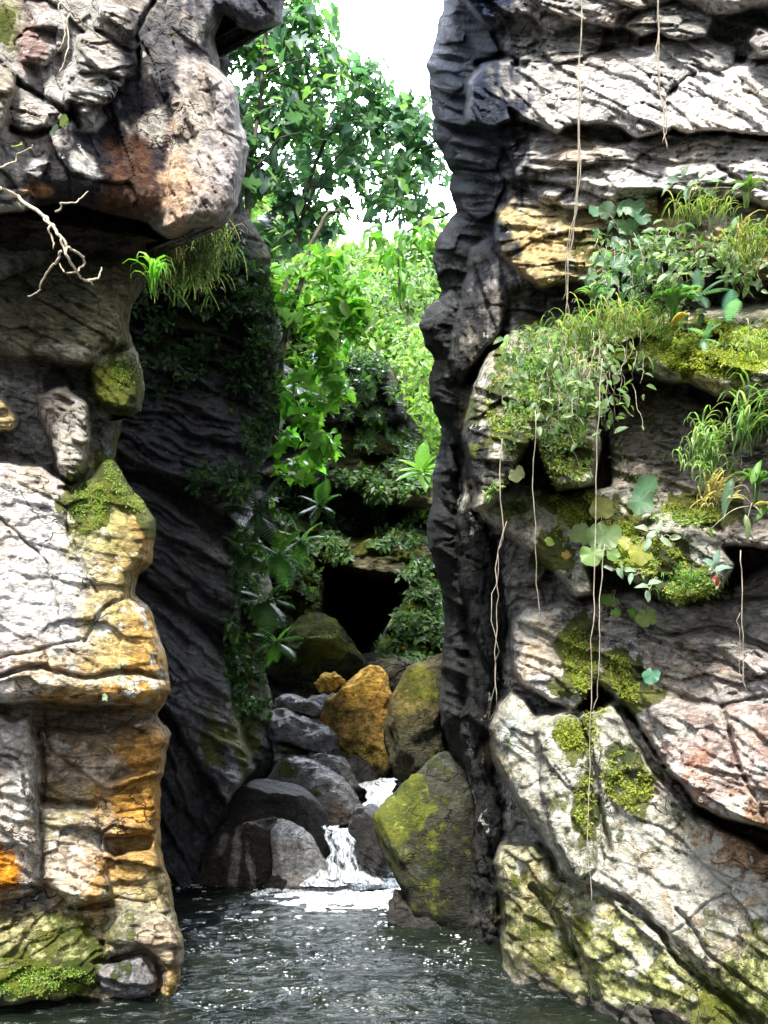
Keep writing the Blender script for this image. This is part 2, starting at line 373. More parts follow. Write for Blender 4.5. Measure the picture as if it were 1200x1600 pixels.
# water: real waves near the camera, flat beyond
wx = np.arange(-3.4, 3.41, .02); wy = np.arange(3.4, 10.6, .017); X, Y = np.meshgrid(wx, wy)
Z = .03 * fbm(X * 1.1, Y * 2.3, 2, 1) + .034 * fbm(X * 3, Y * 7, 3, 2) * (.35 + .9 * vn(X * .8, Y * 1.6, 4)) + .010 * fbm(X * 9, Y * 17, 2, 3)
ed = np.minimum(np.minimum(X + 3.4, 3.4 - X), np.minimum(Y - 3.4, 10.58 - Y)); Z *= sst(0, .5, ed)
Zw = Z; V_ = np.stack([X, Y, Z], -1).reshape(-1, 3); ny, nx = X.shape; idx = np.arange(ny * nx).reshape(ny, nx)
Q = np.stack([idx[:-1, :-1], idx[:-1, 1:], idx[1:, 1:], idx[1:, :-1]], -1).reshape(-1, 4)
x0, x1, y0, y1 = wx[0], wx[-1], wy[0], wy[-1]; b = len(V_)
ring = np.array([[x0, y0, 0], [x1, y0, 0], [x1, y1, 0], [x0, y1, 0], [-40, -40, 0], [40, -40, 0], [40, 11, 0], [-40, 11, 0]])
R4 = np.array([[b + 4, b + 5, b + 1, b], [b + 5, b + 6, b + 2, b + 1], [b + 6, b + 7, b + 3, b + 2], [b + 7, b + 4, b, b + 3]])
tag(mesh_obj('water', np.vstack([V_, ring]), np.vstack([Q, R4]), M_WATER), 'dark green rippled river pool between the two cliffs', kind='structure')

GREY, PALE, WHITE, DARK, BROWN, OCHRE, YEL, PINK = (.34, .32, .3), (.48, .46, .44), (.64, .62, .6), (.05, .05, .055), (.13, .085, .06), (.38, .2, .05), (.42, .33, .17), (.4, .3, .27)

# ------------------------------------------------------------------ right cliff
outR = [(640, -700), (700, -60), (690, 0), (681, 66), (667, 100), (672, 150), (680, 200), (694, 245), (709, 275), (704, 300), (712, 332), (684, 372), (677, 400),
        (685, 440), (690, 456), (667, 480), (657, 505), (662, 535), (676, 560), (668, 590), (668, 622), (682, 655), (692, 690), (685, 722), (672, 745),
        (674, 790), (670, 835), (680, 880), (690, 920), (693, 960), (690, 1010), (684, 1060), (690, 1140), (708, 1200), (715, 1300), (712, 1400), (716, 1480), (716, 1560), (800, 1640), (900, 1740),
        (1900, 1900), (1900, -700)]
us = axis(630, 640, 1216, 1900, 2.1, 24); us = np.r_[np.arange(634, 1216, 2.1), np.arange(1216, 1900, 16)]
vs = np.r_[np.arange(-700, -12, 18), np.arange(-12, 1660, 2.1), np.arange(1660, 1800, 14)]
RC = Relief(outR, us, vs, lambda U, V: np.where(U < 800, 6.55 + (800 - U) * .016, 6.55 - (U - 800) * .0022), seed=1, edge=(30, 1.2))
bl = RC.block; RC.params[0] = dict(ang=10, per=70, amp=.13, fs=70, famp=.22, asp=1.2)
# upper shelves
bl([(690, -720), (1920, -720), (1920, 5), (1200, 10), (1120, 22), (1060, 2), (1010, 14), (960, 48), (905, 42), (860, 60), (815, 30), (770, 46), (735, 20), (700, -30)], 6.2, -.3, -.05, 26, .25, GREY, ang=12, c=(900, 0))
bl([(752, 128), (800, 66), (842, 84), (872, 96), (905, 84), (960, 66), (1030, 46), (1062, 44), (1102, 52), (1156, 78), (1145, 106), (1084, 118), (1040, 150), (1046, 204), (1000, 214), (960, 192),
    (900, 196), (868, 212), (830, 196), (792, 176), (752, 180)], 5.95, -.3, -.55, 22, .16, PALE, ang=30, per=40, amp=.09)
bl([(1180, 40), (1260, 40), (1260, 92), (1190, 84), (1166, 62)], 5.3, -.2, -.4, 16, .1, GREY)
bl([(1032, 160), (1060, 138), (1084, 108), (1110, 98), (1160, 100), (1200, 92), (1920, 80), (1920, 250), (1200, 212), (1120, 210), (1060, 206), (1036, 196)], 5.35, -.28, -.5, 20, .16, WHITE, ang=32, per=40, amp=.09, c=(1120, 160))
bl([(798, 242), (812, 222), (846, 206), (905, 210), (962, 222), (1040, 208), (1110, 214), (1200, 216), (1920, 240), (1920, 350), (1200, 330), (1160, 312), (1110, 312), (1030, 300), (960, 312), (900, 292),
    (850, 280), (806, 276)], 5.55, -.3, -.3, 20, .16, PALE, ang=4, per=34, amp=.09, c=(1000, 270))
bl([(820, 290), (900, 288), (960, 306), (1030, 302), (1030, 330), (930, 330), (850, 316)], 5.85, -.3, -.3, 12, .1, GREY, ang=5, per=30, amp=.1)
bl([(774, 372), (782, 326), (806, 304), (856, 312), (905, 322), (960, 328), (1010, 318), (1050, 306), (1110, 322), (1160, 316), (1200, 330), (1920, 350), (1920, 480), (1200, 440), (1160, 424), (1100, 412), (1030, 408),
    (960, 412), (930, 446), (890, 438), (842, 452), (806, 428), (782, 402)], 5.6, -.3, -.35, 24, .18, YEL, ang=4, per=40, amp=.08, c=(1000, 370))
bl([(724, 452), (738, 392), (772, 362), (800, 402), (836, 446), (800, 462), (786, 520), (752, 560), (716, 600), (700, 560), (712, 500)], 6.5, -.5, -.3, 24, .25, GREY, ang=70, per=30, amp=.08)
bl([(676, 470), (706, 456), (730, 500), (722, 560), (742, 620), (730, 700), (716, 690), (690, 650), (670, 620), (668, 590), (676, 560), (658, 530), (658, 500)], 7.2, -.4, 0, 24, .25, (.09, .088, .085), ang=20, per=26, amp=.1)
bl([(730, 130), (750, 100), (800, 80), (800, 190), (770, 200), (730, 190)], 6.35, -.3, -.4, 18, .15, GREY, ang=70, per=30, amp=.08)
bl([(850, 452), (940, 452), (960, 500), (860, 500)], 6.2, -.3, -.5, 14, .15, GREY, ang=20, per=30, amp=.1)
# middle, mossy blocks
bl([(728, 640), (736, 602), (760, 560), (796, 526), (816, 508), (868, 496), (915, 488), (960, 480), (1060, 486), (1150, 478), (1210, 470), (1920, 470), (1920, 640), (1200, 632), (1182, 628), (1120, 622),
    (1080, 600), (1040, 594), (985, 580), (950, 590), (934, 640), (940, 700), (930, 756), (876, 768), (846, 720), (832, 690), (800, 742), (772, 784), (744, 796), (736, 740), (726, 690)], 5.15, -.36, -.4, 40, .34, (.36, .35, .27), ang=14, per=36, amp=.08, c=(960, 600))
bl([(950, 690), (950, 652), (972, 616), (1040, 604), (1120, 636), (1200, 650), (1920, 640), (1920, 870), (1200, 860), (1120, 850), (1060, 810), (1000, 790), (955, 780), (958, 730)], 5.28, -.3, -.4, 16, .16, (.42, .37, .33), ang=18, per=34, amp=.09, c=(1080, 720))
bl([(744, 776), (770, 752), (806, 746), (842, 760), (880, 772), (940, 758), (1000, 762), (1060, 800), (1120, 840), (1150, 880), (1120, 926), (1060, 940), (1010, 926), (960, 896), (918, 884), (930, 926),
    (900, 934), (872, 900), (842, 872), (796, 838), (756, 812)], 5.12, -.38, -.3, 26, .24, (.42, .41, .35), ang=30, per=36, amp=.07, c=(960, 850))
# lower
bl([(798, 1012), (806, 970), (822, 946), (850, 950), (880, 936), (905, 950), (935, 936), (1000, 924), (1060, 940), (1120, 926), (1200, 880), (1920, 870), (1920, 1330), (1200, 1300), (1130, 1282), (1090, 1262),
    (1040, 1196), (990, 1120), (960, 1096), (930, 1072), (905, 1108), (856, 1096), (810, 1066)], 5.12, -.28, -.28, 22, .2, PALE, ang=24, per=36, amp=.08, c=(1000, 1050))
bl([(1000, 1082), (1040, 1090), (1110, 1096), (1200, 1100), (1920, 1100), (1920, 1330), (1200, 1300), (1130, 1282), (1090, 1262), (1040, 1190)], 4.86, -.28, -.1, 18, .14, PINK, ang=40, per=60, amp=.022, famp=.05, rough=.018, c=(1000, 1050))
bl([(764, 1132), (776, 1100), (794, 1078), (822, 1096), (838, 1116), (890, 1106), (932, 1108), (960, 1092), (1000, 1140), (1052, 1214), (1100, 1280), (1200, 1330), (1920, 1340), (1920, 1760), (1200, 1630), (1120, 1540),
    (1046, 1478), (984, 1434), (920, 1392), (876, 1372), (842, 1302), (800, 1240), (772, 1184)], 4.98, -.34, -.06, 26, .22, (.42, .4, .33), ang=40, per=90, amp=.03, famp=.05, fs=90, asp=1.3, rough=.018, c=(960, 1300))
bl([(836, 1140), (846, 1118), (884, 1112), (922, 1118), (928, 1180), (924, 1290), (940, 1390), (900, 1376), (866, 1320), (844, 1230)], 5.1, -.34, -.1, 18, .14, (.36, .36, .28), ang=60, per=90, amp=.02, fs=80, asp=1.2)
bl([(774, 1352), (784, 1322), (836, 1322), (880, 1376), (930, 1394), (990, 1432), (1050, 1474), (1120, 1536), (1200, 1620), (1920, 1800), (1920, 1900), (900, 1900), (780, 1700), (784, 1500), (786, 1430)], 5.05, -.42, -.02, 34, .3, (.34, .33, .21), ang=40, per=46, amp=.03, famp=.06, c=(960, 1500))
bl([(856, 1420), (880, 1380), (940, 1400), (1010, 1440), (1100, 1520), (1200, 1620), (1400, 1800), (980, 1800), (930, 1600), (900, 1500)], 4.9, -.38, .02, 34, .18, (.36, .36, .22), ang=44, per=60, amp=.025, famp=.06, c=(960, 1500))
# narrow pillars in the recess, shade put into their near-black base colour
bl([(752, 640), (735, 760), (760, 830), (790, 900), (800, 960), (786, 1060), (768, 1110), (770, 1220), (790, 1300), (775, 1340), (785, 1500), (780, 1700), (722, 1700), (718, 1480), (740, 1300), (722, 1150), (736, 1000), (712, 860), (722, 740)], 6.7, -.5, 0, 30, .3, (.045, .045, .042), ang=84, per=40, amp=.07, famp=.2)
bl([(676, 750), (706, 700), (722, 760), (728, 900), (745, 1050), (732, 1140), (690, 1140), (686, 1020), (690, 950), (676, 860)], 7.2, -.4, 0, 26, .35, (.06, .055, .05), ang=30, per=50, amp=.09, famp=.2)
for p, wd, dp in (([(1200, 1010), (1120, 985), (1040, 985), (960, 955)], 5, .14), ([(1200, 1088), (1120, 1100), (1040, 1080), (1000, 1050)], 4, .1), ([(1130, 1100), (1150, 1180), (1200, 1290)], 4, .08),
                  ([(925, 1385), (1000, 1425), (1060, 1500), (1160, 1580)], 5, .16), ([(1050, 1260), (1110, 1285), (1200, 1320)], 4, .1), ([(955, 1090), (1020, 1190), (1090, 1275)], 8, .25),
                  ([(1200, 930), (1140, 935), (1080, 930)], 5, .1), ([(1200, 1060), (1130, 1040), (1060, 1010), (1000, 990)], 3, .07), ([(905, 1110), (925, 1200), (950, 1330)], 5, .12),
                  ([(1200, 300), (1150, 280), (1120, 262)], 4, .1), ([(1200, 660), (1120, 720), (1040, 730)], 4, .1), ([(830, 1390), (880, 1450), (930, 1560)], 7, .12), ([(1200, 1560), (1120, 1500), (1060, 1420)], 3, .06)):
    RC.crack(p, wd, dp)
RC.params[26].update(ang=75) if False else None
RC.texture(dict(ang=12, per=32, amp=.10, fs=50, famp=.085, asp=2.4, rough=.026))
RC.finish_edge()
G1, G2 = (.3, .3, .17), (.36, .34, .2)
RC.paint([(1030, 250, 260, 120, 0, .6, WHITE), (1150, 290, 90, 60, 0, .8, (.62, .6, .58)), (900, 240, 60, 34, 0, .8, (.42, .33, .25)), (880, 370, 100, 50, 0, .7, (.5, .4, .2)), (1035, 335, 36, 30, 0, .9, (.62, .5, .26)), (1180, 370, 80, 30, 0, .8, (.62, .52, .3)),
          (725, 80, 85, 300, 0, 1, (.022, .03, .055)), (715, 330, 80, 190, 0, 1, (.02, .025, .038)), (705, 600, 60, 200, 0, .9, (.03, .03, .03)), (715, 1000, 70, 560, 0, 1, (.022, .023, .022)), (780, 230, 50, 60, 0, .8, (.03, .035, .05)), (850, 490, 70, 40, 0, .8, (.05, .05, .05)), (900, 530, 150, 40, -10, .6, G1), (790, 600, 60, 80, 0, .6, (.4, .37, .27)),  # near-black spots paint recess and undercut shade into the rock
          (1110, 550, 110, 50, 8, 1, (.4, .38, .05)), (1170, 560, 40, 40, 0, .8, (.6, .6, .5)), (1060, 690, 100, 40, 10, .6, (.46, .39, .34)), (800, 800, 60, 30, 30, .7, (.45, .43, .33)), (850, 1010, 50, 50, 0, .8, (.58, .5, .38)), (1100, 960, 120, 30, 10, .6, (.56, .52, .5)), (1120, 1040, 100, 40, 10, .6, (.54, .49, .46)),
          (1080, 1000, 140, 70, 20, .6, (.47, .41, .38)), (1060, 1120, 100, 60, 20, .7, (.48, .46, .42)), (1110, 1190, 90, 70, 20, .8, (.44, .33, .3)), (1090, 1210, 24, 40, 10, .6, (.5, .24, .14)), (1180, 1300, 80, 60, 20, .9, (.32, .19, .11)), (1120, 1350, 100, 60, 25, .5, (.5, .33, .2)),
          (1060, 1370, 60, 60, 0, .7, (.55, .42, .28)), (1000, 1330, 80, 70, 30, .6, (.42, .4, .33)), (930, 1250, 90, 120, 40, .4, (.42, .42, .34)), (1000, 1520, 150, 60, 25, .85, (.38, .4, .15)), (1170, 1540, 60, 70, 0, .8, (.42, .46, .15)), (850, 1440, 70, 90, 10, .7, (.27, .27, .13)),
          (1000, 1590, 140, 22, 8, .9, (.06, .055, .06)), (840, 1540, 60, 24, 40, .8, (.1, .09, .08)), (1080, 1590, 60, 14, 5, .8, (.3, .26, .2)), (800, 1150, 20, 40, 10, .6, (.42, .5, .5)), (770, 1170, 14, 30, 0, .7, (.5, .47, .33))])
RC.paint([(900, 540, 150, 60, -10, 1, .62), (1110, 540, 110, 50, 5, 1, .95), (830, 640, 90, 90, 30, 1, .6), (870, 700, 50, 70, 0, 1, .7), (900, 790, 60, 34, 15, 1, .9), (1000, 860, 110, 50, 25, 1, .8), (1100, 800, 70, 30, 10, 1, .7), (1080, 920, 60, 30, 0, 1, .75),
          (870, 870, 40, 40, 0, 1, .7), (910, 1030, 34, 70, -10, 1, .75), (975, 1060, 34, 60, -20, 1, .75), (900, 1150, 34, 40, 0, 1, .8), (880, 1070, 30, 16, 10, 1, .6), (915, 1260, 20, 60, 0, 1, .7), (985, 1220, 40, 60, -30, 1, .6), (930, 1300, 60, 110, 30, 1, .36), (1030, 1090, 24, 20, 0, 1, .6),
          (850, 1450, 70, 100, 10, 1, .45), (1000, 1500, 140, 70, 25, 1, .4), (1130, 1580, 80, 40, 10, 1, .6), (1180, 1500, 50, 80, 0, 1, .45), (1040, 390, 160, 30, 0, 1, .5), (900, 400, 60, 30, 0, 1, .3), (1150, 650, 60, 30, 0, 1, .5), (1040, 1300, 50, 60, 30, 1, .34), (900, 1210, 40, 90, 20, 1, .42), (800, 1180, 24, 40, 0, 1, .4), (1060, 1000, 120, 30, 15, 1, .36), (1100, 1430, 60, 60, 20, 1, .34)], 0)
RC.paint([(1000, 250, 280, 150, 0, 1, .3), (860, 380, 100, 60, 0, 1, .3), (800, 620, 80, 110, 0, 1, .5), (800, 800, 80, 50, 0, 1, .6), (960, 850, 160, 80, 0, 1, .4), (1150, 560, 60, 50, 0, 1, .75), (850, 1000, 60, 60, 0, 1, .4), (900, 1200, 140, 130, 30, 1, .6), (970, 1340, 170, 110, 30, 1, .72), (1080, 1370, 70, 60, 20, 1, .95),
          (1130, 1200, 110, 90, 20, 1, .55), (1000, 1480, 130, 60, 25, 1, .6), (1150, 1420, 80, 60, 0, 1, .55), (1080, 1000, 140, 80, 0, 1, .35), (720, 150, 80, 200, 0, 1, 0.)], 1)
RC.paint([(1000, 1590, 160, 24, 8, 1, .8), (820, 1540, 60, 30, 40, 1, .8), (710, 1300, 60, 300, 0, 1, .4)], 2)
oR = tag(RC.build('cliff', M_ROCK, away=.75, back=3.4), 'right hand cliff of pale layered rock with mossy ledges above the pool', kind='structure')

# ------------------------------------------------------------------ left cliff
outL = [(-700, -700), (520, -700), (470, -40), (448, 0), (442, 36), (400, 46), (372, 40), (350, 24), (338, 60), (344, 108), (364, 128), (374, 150), (377, 192), (390, 232), (388, 272), (376, 318), (350, 352), (318, 352), (282, 368),
        (250, 378), (226, 384), (238, 400), (228, 442), (206, 480), (200, 520), (214, 556), (222, 600), (216, 640), (190, 656), (182, 700), (176, 716), (202, 752), (226, 786), (241, 812), (238, 880), (216, 898), (212, 924), (240, 962),
        (256, 1010), (263, 1080), (254, 1100), (244, 1118), (266, 1150), (263, 1190), (252, 1230), (250, 1290), (262, 1362), (272, 1420), (290, 1484), (286, 1520), (284, 1600), (280, 1700), (-700, 1800)]
us = np.r_[np.arange(-700, -12, 22), np.arange(-12, 486, 2.1)]
vs = np.r_[np.arange(-700, -12, 18), np.arange(-12, 1625, 2.1), np.arange(1625, 1750, 14)]
LC = Relief(outL, us, vs, lambda U, V: 6.3 + (U - 100) * .003 - sst(300, -300, V) * 0, seed=4, edge=(24, .55))
bl = LC.block
bl([(-720, -720), (540, -720), (480, -20), (455, 60), (372, 60), (340, 70), (350, 110), (380, 130), (400, 240), (392, 330), (350, 362), (300, 366), (268, 378), (252, 368), (230, 350), (180, 340), (120, 318), (84, 322), (60, 318), (-720, 330)], 5.55, .12, -.12, 60, .5, GREY, ang=70, per=90, amp=.05, c=(200, 150), fs=90, famp=.06)
bl([(250, 110), (300, 90), (345, 110), (372, 140), (375, 190), (392, 232), (388, 272), (372, 324), (345, 352), (316, 350), (278, 364), (258, 352), (262, 260), (266, 180)], 5.42, .1, -.12, 26, .2, (.4, .36, .34), ang=75, per=40, amp=.05, fs=40, famp=.06)
bl([(95, 130), (120, 60), (170, 50), (215, 66), (204, 130), (160, 170), (150, 200), (98, 162)], 5.34, .1, -.1, 22, .12, PALE, fs=70)
bl([(148, 0), (200, 8), (212, 50), (190, 64), (150, 44)], 5.36, 0, -.1, 16, .12, PALE)
bl([(26, 60), (70, 20), (100, 20), (104, 70), (70, 104), (34, 94)], 5.35, 0, -.1, 20, .12, PALE)
bl([(-700, 84), (0, 84), (22, 110), (24, 140), (0, 210), (-6, 330), (-700, 330)], 5.0, .05, -.1, 20, .15, (.4, .36, .3), c=(0, 200))
bl([(14, 150), (40, 140), (96, 176), (90, 190), (40, 204), (20, 196)], 5.3, .05, -.3, 16, .12, PALE)
bl([(8, 250), (20, 214), (56, 210), (86, 224), (84, 256), (60, 282), (20, 274)], 5.26, .05, -.2, 20, .14, WHITE)
bl([(-700, 280), (0, 278), (56, 290), (62, 312), (40, 330), (10, 330), (-700, 330)], 5.24, .05, -.2, 14, .1, PALE, c=(0, 300))
# under the overhang
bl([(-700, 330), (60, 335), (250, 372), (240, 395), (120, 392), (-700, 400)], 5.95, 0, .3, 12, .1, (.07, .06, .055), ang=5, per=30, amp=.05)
bl([(-700, 420), (0, 420), (120, 400), (200, 384), (240, 396), (228, 442), (206, 480), (200, 540), (160, 546), (148, 568), (120, 572), (80, 560), (-700, 545)], 6.0, .1, -.25, 36, .3, (.19, .18, .12), ang=30, per=60, amp=.06, c=(120, 470))
bl([(136, 560), (160, 545), (196, 552), (216, 580), (222, 626), (206, 654), (182, 648), (150, 620), (140, 590)], 5.9, 0, -.1, 28, .25, (.12, .13, .05), ang=45, per=40, amp=.05)
bl([(60, 622), (104, 604), (136, 622), (144, 690), (128, 736), (112, 756), (90, 740), (76, 690)], 5.6, 0, -.3, 26, .25, (.38, .35, .3), ang=25, per=34, amp=.08, fs=26)
bl([(-700, 630), (0, 628), (26, 656), (20, 672), (-700, 700)], 5.4, 0, 0, 16, .12, YEL)
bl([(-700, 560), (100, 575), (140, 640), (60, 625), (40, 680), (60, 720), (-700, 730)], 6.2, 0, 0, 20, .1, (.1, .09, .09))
# big pale and orange block
bl([(-700, 728), (0, 722), (36, 726), (62, 728), (86, 744), (112, 760), (140, 740), (176, 712), (202, 748), (226, 784), (244, 812), (240, 884), (216, 898), (212, 926), (242, 962), (258, 1010), (266, 1084), (250, 1098), (180, 1100),
    (110, 1098), (40, 1100), (-700, 1100)], 5.22, .2, -.12, 30, .3, (.58, .55, .54), ang=14, per=44, amp=.022, c=(100, 920), fs=60, famp=.04)
# lower block
bl([(-700, 1100), (250, 1096), (262, 1140), (268, 1160), (263, 1192), (252, 1230), (250, 1290), (264, 1364), (274, 1420), (292, 1486), (286, 1520), (284, 1720), (-700, 1720)], 5.52, .02, -.07, 14, .16, (.4, .29, .17), ang=5, per=80, amp=.04, c=(160, 1300), fs=70, famp=.09)
bl([(-700, 1118), (0, 1112), (18, 1130), (50, 1120), (54, 1200), (62, 1280), (66, 1380), (58, 1400), (0, 1410), (-700, 1410)], 5.12, .2, 0, 24, .25, (.52, .47, .41), ang=40, per=50, amp=.06, c=(20, 1260))
bl([(62, 1262), (120, 1250), (150, 1270), (162, 1330), (176, 1400), (118, 1420), (100, 1400), (64, 1372)], 5.3, .1, -.15, 18, .15, (.45, .38, .3), c=(110, 1340))
bl([(-700, 1430), (0, 1430), (80, 1412), (140, 1420), (180, 1500), (150, 1540), (90, 1560), (0, 1572), (-700, 1600)], 5.12, .15, -.25, 34, .2, (.24, .25, .1), ang=-20, per=60, amp=.05, c=(60, 1500))
bl([(150, 1500), (174, 1440), (190, 1410), (240, 1424), (278, 1442), (292, 1486), (280, 1512), (246, 1506), (230, 1488), (180, 1496)], 5.3, 0, -.1, 22, .2, (.36, .3, .2))
bl([(144, 1516), (170, 1500), (228, 1492), (244, 1530), (236, 1556), (200, 1562), (164, 1548)], 5.22, 0, -.15, 20, .18, (.22, .22, .23))
bl([(252, 1520), (270, 1506), (286, 1520), (284, 1562), (256, 1560)], 5.32, 0, 0, 12, .12, (.42, .3, .12))
LC.hole([(158, 1306), (240, 1302), (242, 1316), (236, 1332), (176, 1346), (164, 1330)], .26, 8)
LC.hole([(60, 1244), (150, 1250), (156, 1262), (120, 1270), (64, 1260)], .16, 7)
LC.hole([(104, 1412), (168, 1402), (180, 1416), (150, 1424), (112, 1422)], .2, 7)
LC.hole([(180, 1196), (262, 1184), (250, 1210), (210, 1218), (160, 1230)], .14, 10)
LC.hole([(-100, 1100), (256, 1098), (246, 1118), (170, 1150), (60, 1150), (30, 1120), (-100, 1116)], .22, 16)
LC.hole([(85, 755), (112, 758), (140, 738), (134, 760), (108, 776)], .2, 6)
for p, wd, dp in (([(0, 90), (30, 130), (100, 175), (130, 200)], 4, .12), ([(150, 50), (200, 78), (216, 80), (214, 130)], 4, .1), ([(20, 200), (60, 208), (110, 190)], 5, .14), ([(240, 0), (215, 40), (214, 90)], 4, .12),
                  ([(0, 1060), (60, 1046), (130, 1056), (200, 1050), (256, 1062)], 4, .12), ([(0, 1030), (40, 1024), (120, 1000)], 2.5, .05), ([(0, 1390), (60, 1384)], 4, .1), ([(90, 760), (120, 860), (150, 930)], 3, .06),
                  ([(150, 1500), (180, 1500), (232, 1490), (250, 1515), (246, 1560)], 4, .14), ([(60, 1150), (70, 1260)], 4, .1), ([(160, 1180), (80, 1180), (74, 1120)], 2, .05), ([(180, 1270), (250, 1262)], 2, .04), ([(0, 1180), (30, 1190), (40, 1240)], 3, .06),
                  ([(0, 810), (60, 860), (80, 900), (90, 960)], 2.5, .05), ([(130, 1000), (150, 960), (200, 930)], 3, .06)):
    LC.crack(p, wd, dp)
LC.texture(dict(ang=12, per=60, amp=.07, fs=52, famp=.07, rough=.012))
LC.finish_edge()
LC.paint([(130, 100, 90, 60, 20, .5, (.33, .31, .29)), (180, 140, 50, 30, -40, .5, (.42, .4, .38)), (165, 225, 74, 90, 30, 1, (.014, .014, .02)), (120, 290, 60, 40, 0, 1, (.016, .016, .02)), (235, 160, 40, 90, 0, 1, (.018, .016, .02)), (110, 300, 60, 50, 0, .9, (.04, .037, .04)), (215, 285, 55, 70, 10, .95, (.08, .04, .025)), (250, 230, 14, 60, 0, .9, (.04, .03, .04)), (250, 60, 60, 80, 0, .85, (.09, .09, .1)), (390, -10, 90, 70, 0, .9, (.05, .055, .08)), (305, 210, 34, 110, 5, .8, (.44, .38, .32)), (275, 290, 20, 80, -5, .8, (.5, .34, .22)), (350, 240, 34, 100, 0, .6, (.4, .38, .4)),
          (238, 200, 20, 26, 20, .9, (.42, .4, .36)), (130, 255, 24, 12, 40, .9, (.5, .5, .48)), (140, 190, 30, 14, -10, .8, (.45, .43, .4)), (45, 70, 26, 50, 0, .7, (.26, .13, .11)), (14, 30, 20, 40, 0, .7, (.2, .2, .05)), (60, 300, 20, 12, 0, .8, (.5, .28, .14)),
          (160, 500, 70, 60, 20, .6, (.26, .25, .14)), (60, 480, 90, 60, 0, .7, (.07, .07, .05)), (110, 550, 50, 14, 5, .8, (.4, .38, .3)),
          (160, 800, 70, 70, 40, .8, (.32, .3, .1)), (210, 870, 40, 50, 0, .95, (.38, .21, .05)), (215, 1010, 60, 90, 10, .95, (.42, .25, .05)), (165, 960, 50, 110, 10, .6, (.4, .32, .17)), (215, 1070, 80, 40, 0, .95, (.44, .25, .05)), (110, 1085, 60, 20, 0, .9, (.38, .22, .07)), (50, 860, 90, 110, 20, .7, (.6, .58, .57)), (40, 1040, 70, 40, 0, .6, (.45, .36, .3)), (60, 750, 50, 20, 20, .7, (.42, .34, .24)), (150, 1062, 30, 12, 0, .7, (.65, .62, .5)), (180, 900, 44, 120, 8, .7, (.4, .32, .13)), (120, 1050, 90, 30, 0, .5, (.46, .36, .18)), (150, 830, 40, 60, 30, .6, (.36, .34, .13)), (110, 1230, 50, 80, 0, .5, (.42, .33, .17)), (200, 1400, 90, 50, 0, .6, (.36, .29, .12)),
          (225, 1170, 50, 30, 0, .85, (.46, .24, .05)), (210, 1250, 60, 50, 0, .95, (.4, .22, .05)), (150, 1130, 130, 30, 0, .6, (.13, .11, .09)), (130, 1200, 60, 40, 0, .6, (.42, .35, .29)), (215, 1340, 50, 50, 0, .8, (.34, .21, .06)), (150, 1370, 24, 50, 10, .85, (.44, .25, .08)), (240, 1420, 50, 50, 0, .8, (.33, .28, .14)), (100, 1290, 40, 30, 0, .6, (.25, .24, .14)), (120, 1350, 26, 60, 20, .7, (.56, .46, .36)),  # dark spot beneath the big block paints its shadow band
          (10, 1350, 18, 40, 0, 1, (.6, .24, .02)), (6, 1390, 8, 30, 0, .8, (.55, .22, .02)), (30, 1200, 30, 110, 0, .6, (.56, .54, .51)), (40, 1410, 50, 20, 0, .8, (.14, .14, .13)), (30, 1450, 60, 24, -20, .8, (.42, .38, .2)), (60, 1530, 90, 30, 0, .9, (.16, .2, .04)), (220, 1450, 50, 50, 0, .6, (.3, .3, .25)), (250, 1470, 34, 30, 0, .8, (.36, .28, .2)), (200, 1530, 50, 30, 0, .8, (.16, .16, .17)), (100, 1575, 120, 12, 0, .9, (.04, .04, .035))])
LC.paint([(120, 1480, 100, 70, -10, 1, .5), (60, 1530, 90, 30, 0, 1, .9), (130, 790, 40, 50, 20, 1, .85), (190, 760, 30, 60, -35, 1, .75), (225, 800, 20, 50, -20, 1, .7), (190, 600, 50, 60, 0, 1, .6), (180, 450, 70, 60, 0, 1, .3), (260, 30, 40, 60, 0, 1, .3), (12, 30, 20, 40, 0, 1, .5), (215, 980, 60, 110, 0, 1, .25), (190, 690, 20, 40, 0, 1, .6), (240, 1400, 40, 60, 0, 1, .25)], 0)
LC.paint([(110, 100, 90, 90, 0, 1, .45), (330, 220, 60, 140, 0, 1, .3), (110, 690, 50, 70, 0, 1, .5), (80, 900, 120, 160, 0, 1, .5), (200, 1000, 80, 100, 0, 1, .45), (200, 1070, 70, 30, 0, 1, .5), (60, 1250, 90, 120, 0, 1, .45), (200, 1160, 60, 50, 0, 1, .3), (120, 1360, 50, 60, 0, 1, .4), (110, 240, 26, 14, 0, 1, .6)], 1)
LC.paint([(100, 1570, 200, 20, 0, 1, .8), (215, 1050, 60, 80, 0, 1, .3)], 2)
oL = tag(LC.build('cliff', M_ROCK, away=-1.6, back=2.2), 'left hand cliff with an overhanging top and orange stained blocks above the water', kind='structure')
#PART3
# ------------------------------------------------------------------ shaded wall inside the gorge (left), slope of the stream, back wall, far hillside
ax = lambda a, b, st: np.arange(a, b, st)
IW = Relief([(60, -260), (330, -220), (352, 60), (372, 240), (384, 330), (420, 400), (436, 520), (446, 620), (438, 690), (404, 750), (392, 830), (420, 880), (436, 960), (416, 1030), (424, 1110), (432, 1180), (404, 1230), (372, 1270), (352, 1320), (346, 1420), (60, 1480)],
            ax(120, 480, 2.4), np.r_[ax(-260, 330, 12), ax(330, 1440, 2.4)], lambda U, V: 9.9 + (U - 250) * .0035 - (V - 800) * .0004 + 0 * U, seed=6, edge=(40, 1.2))
IW.block([(60, 500), (220, 520), (330, 600), (400, 680), (420, 760), (340, 800), (230, 740), (60, 700)], 9.6, .3, -.3, 30, .3, (.10, .105, .12), ang=12, per=30, amp=.26, c=(260, 650))
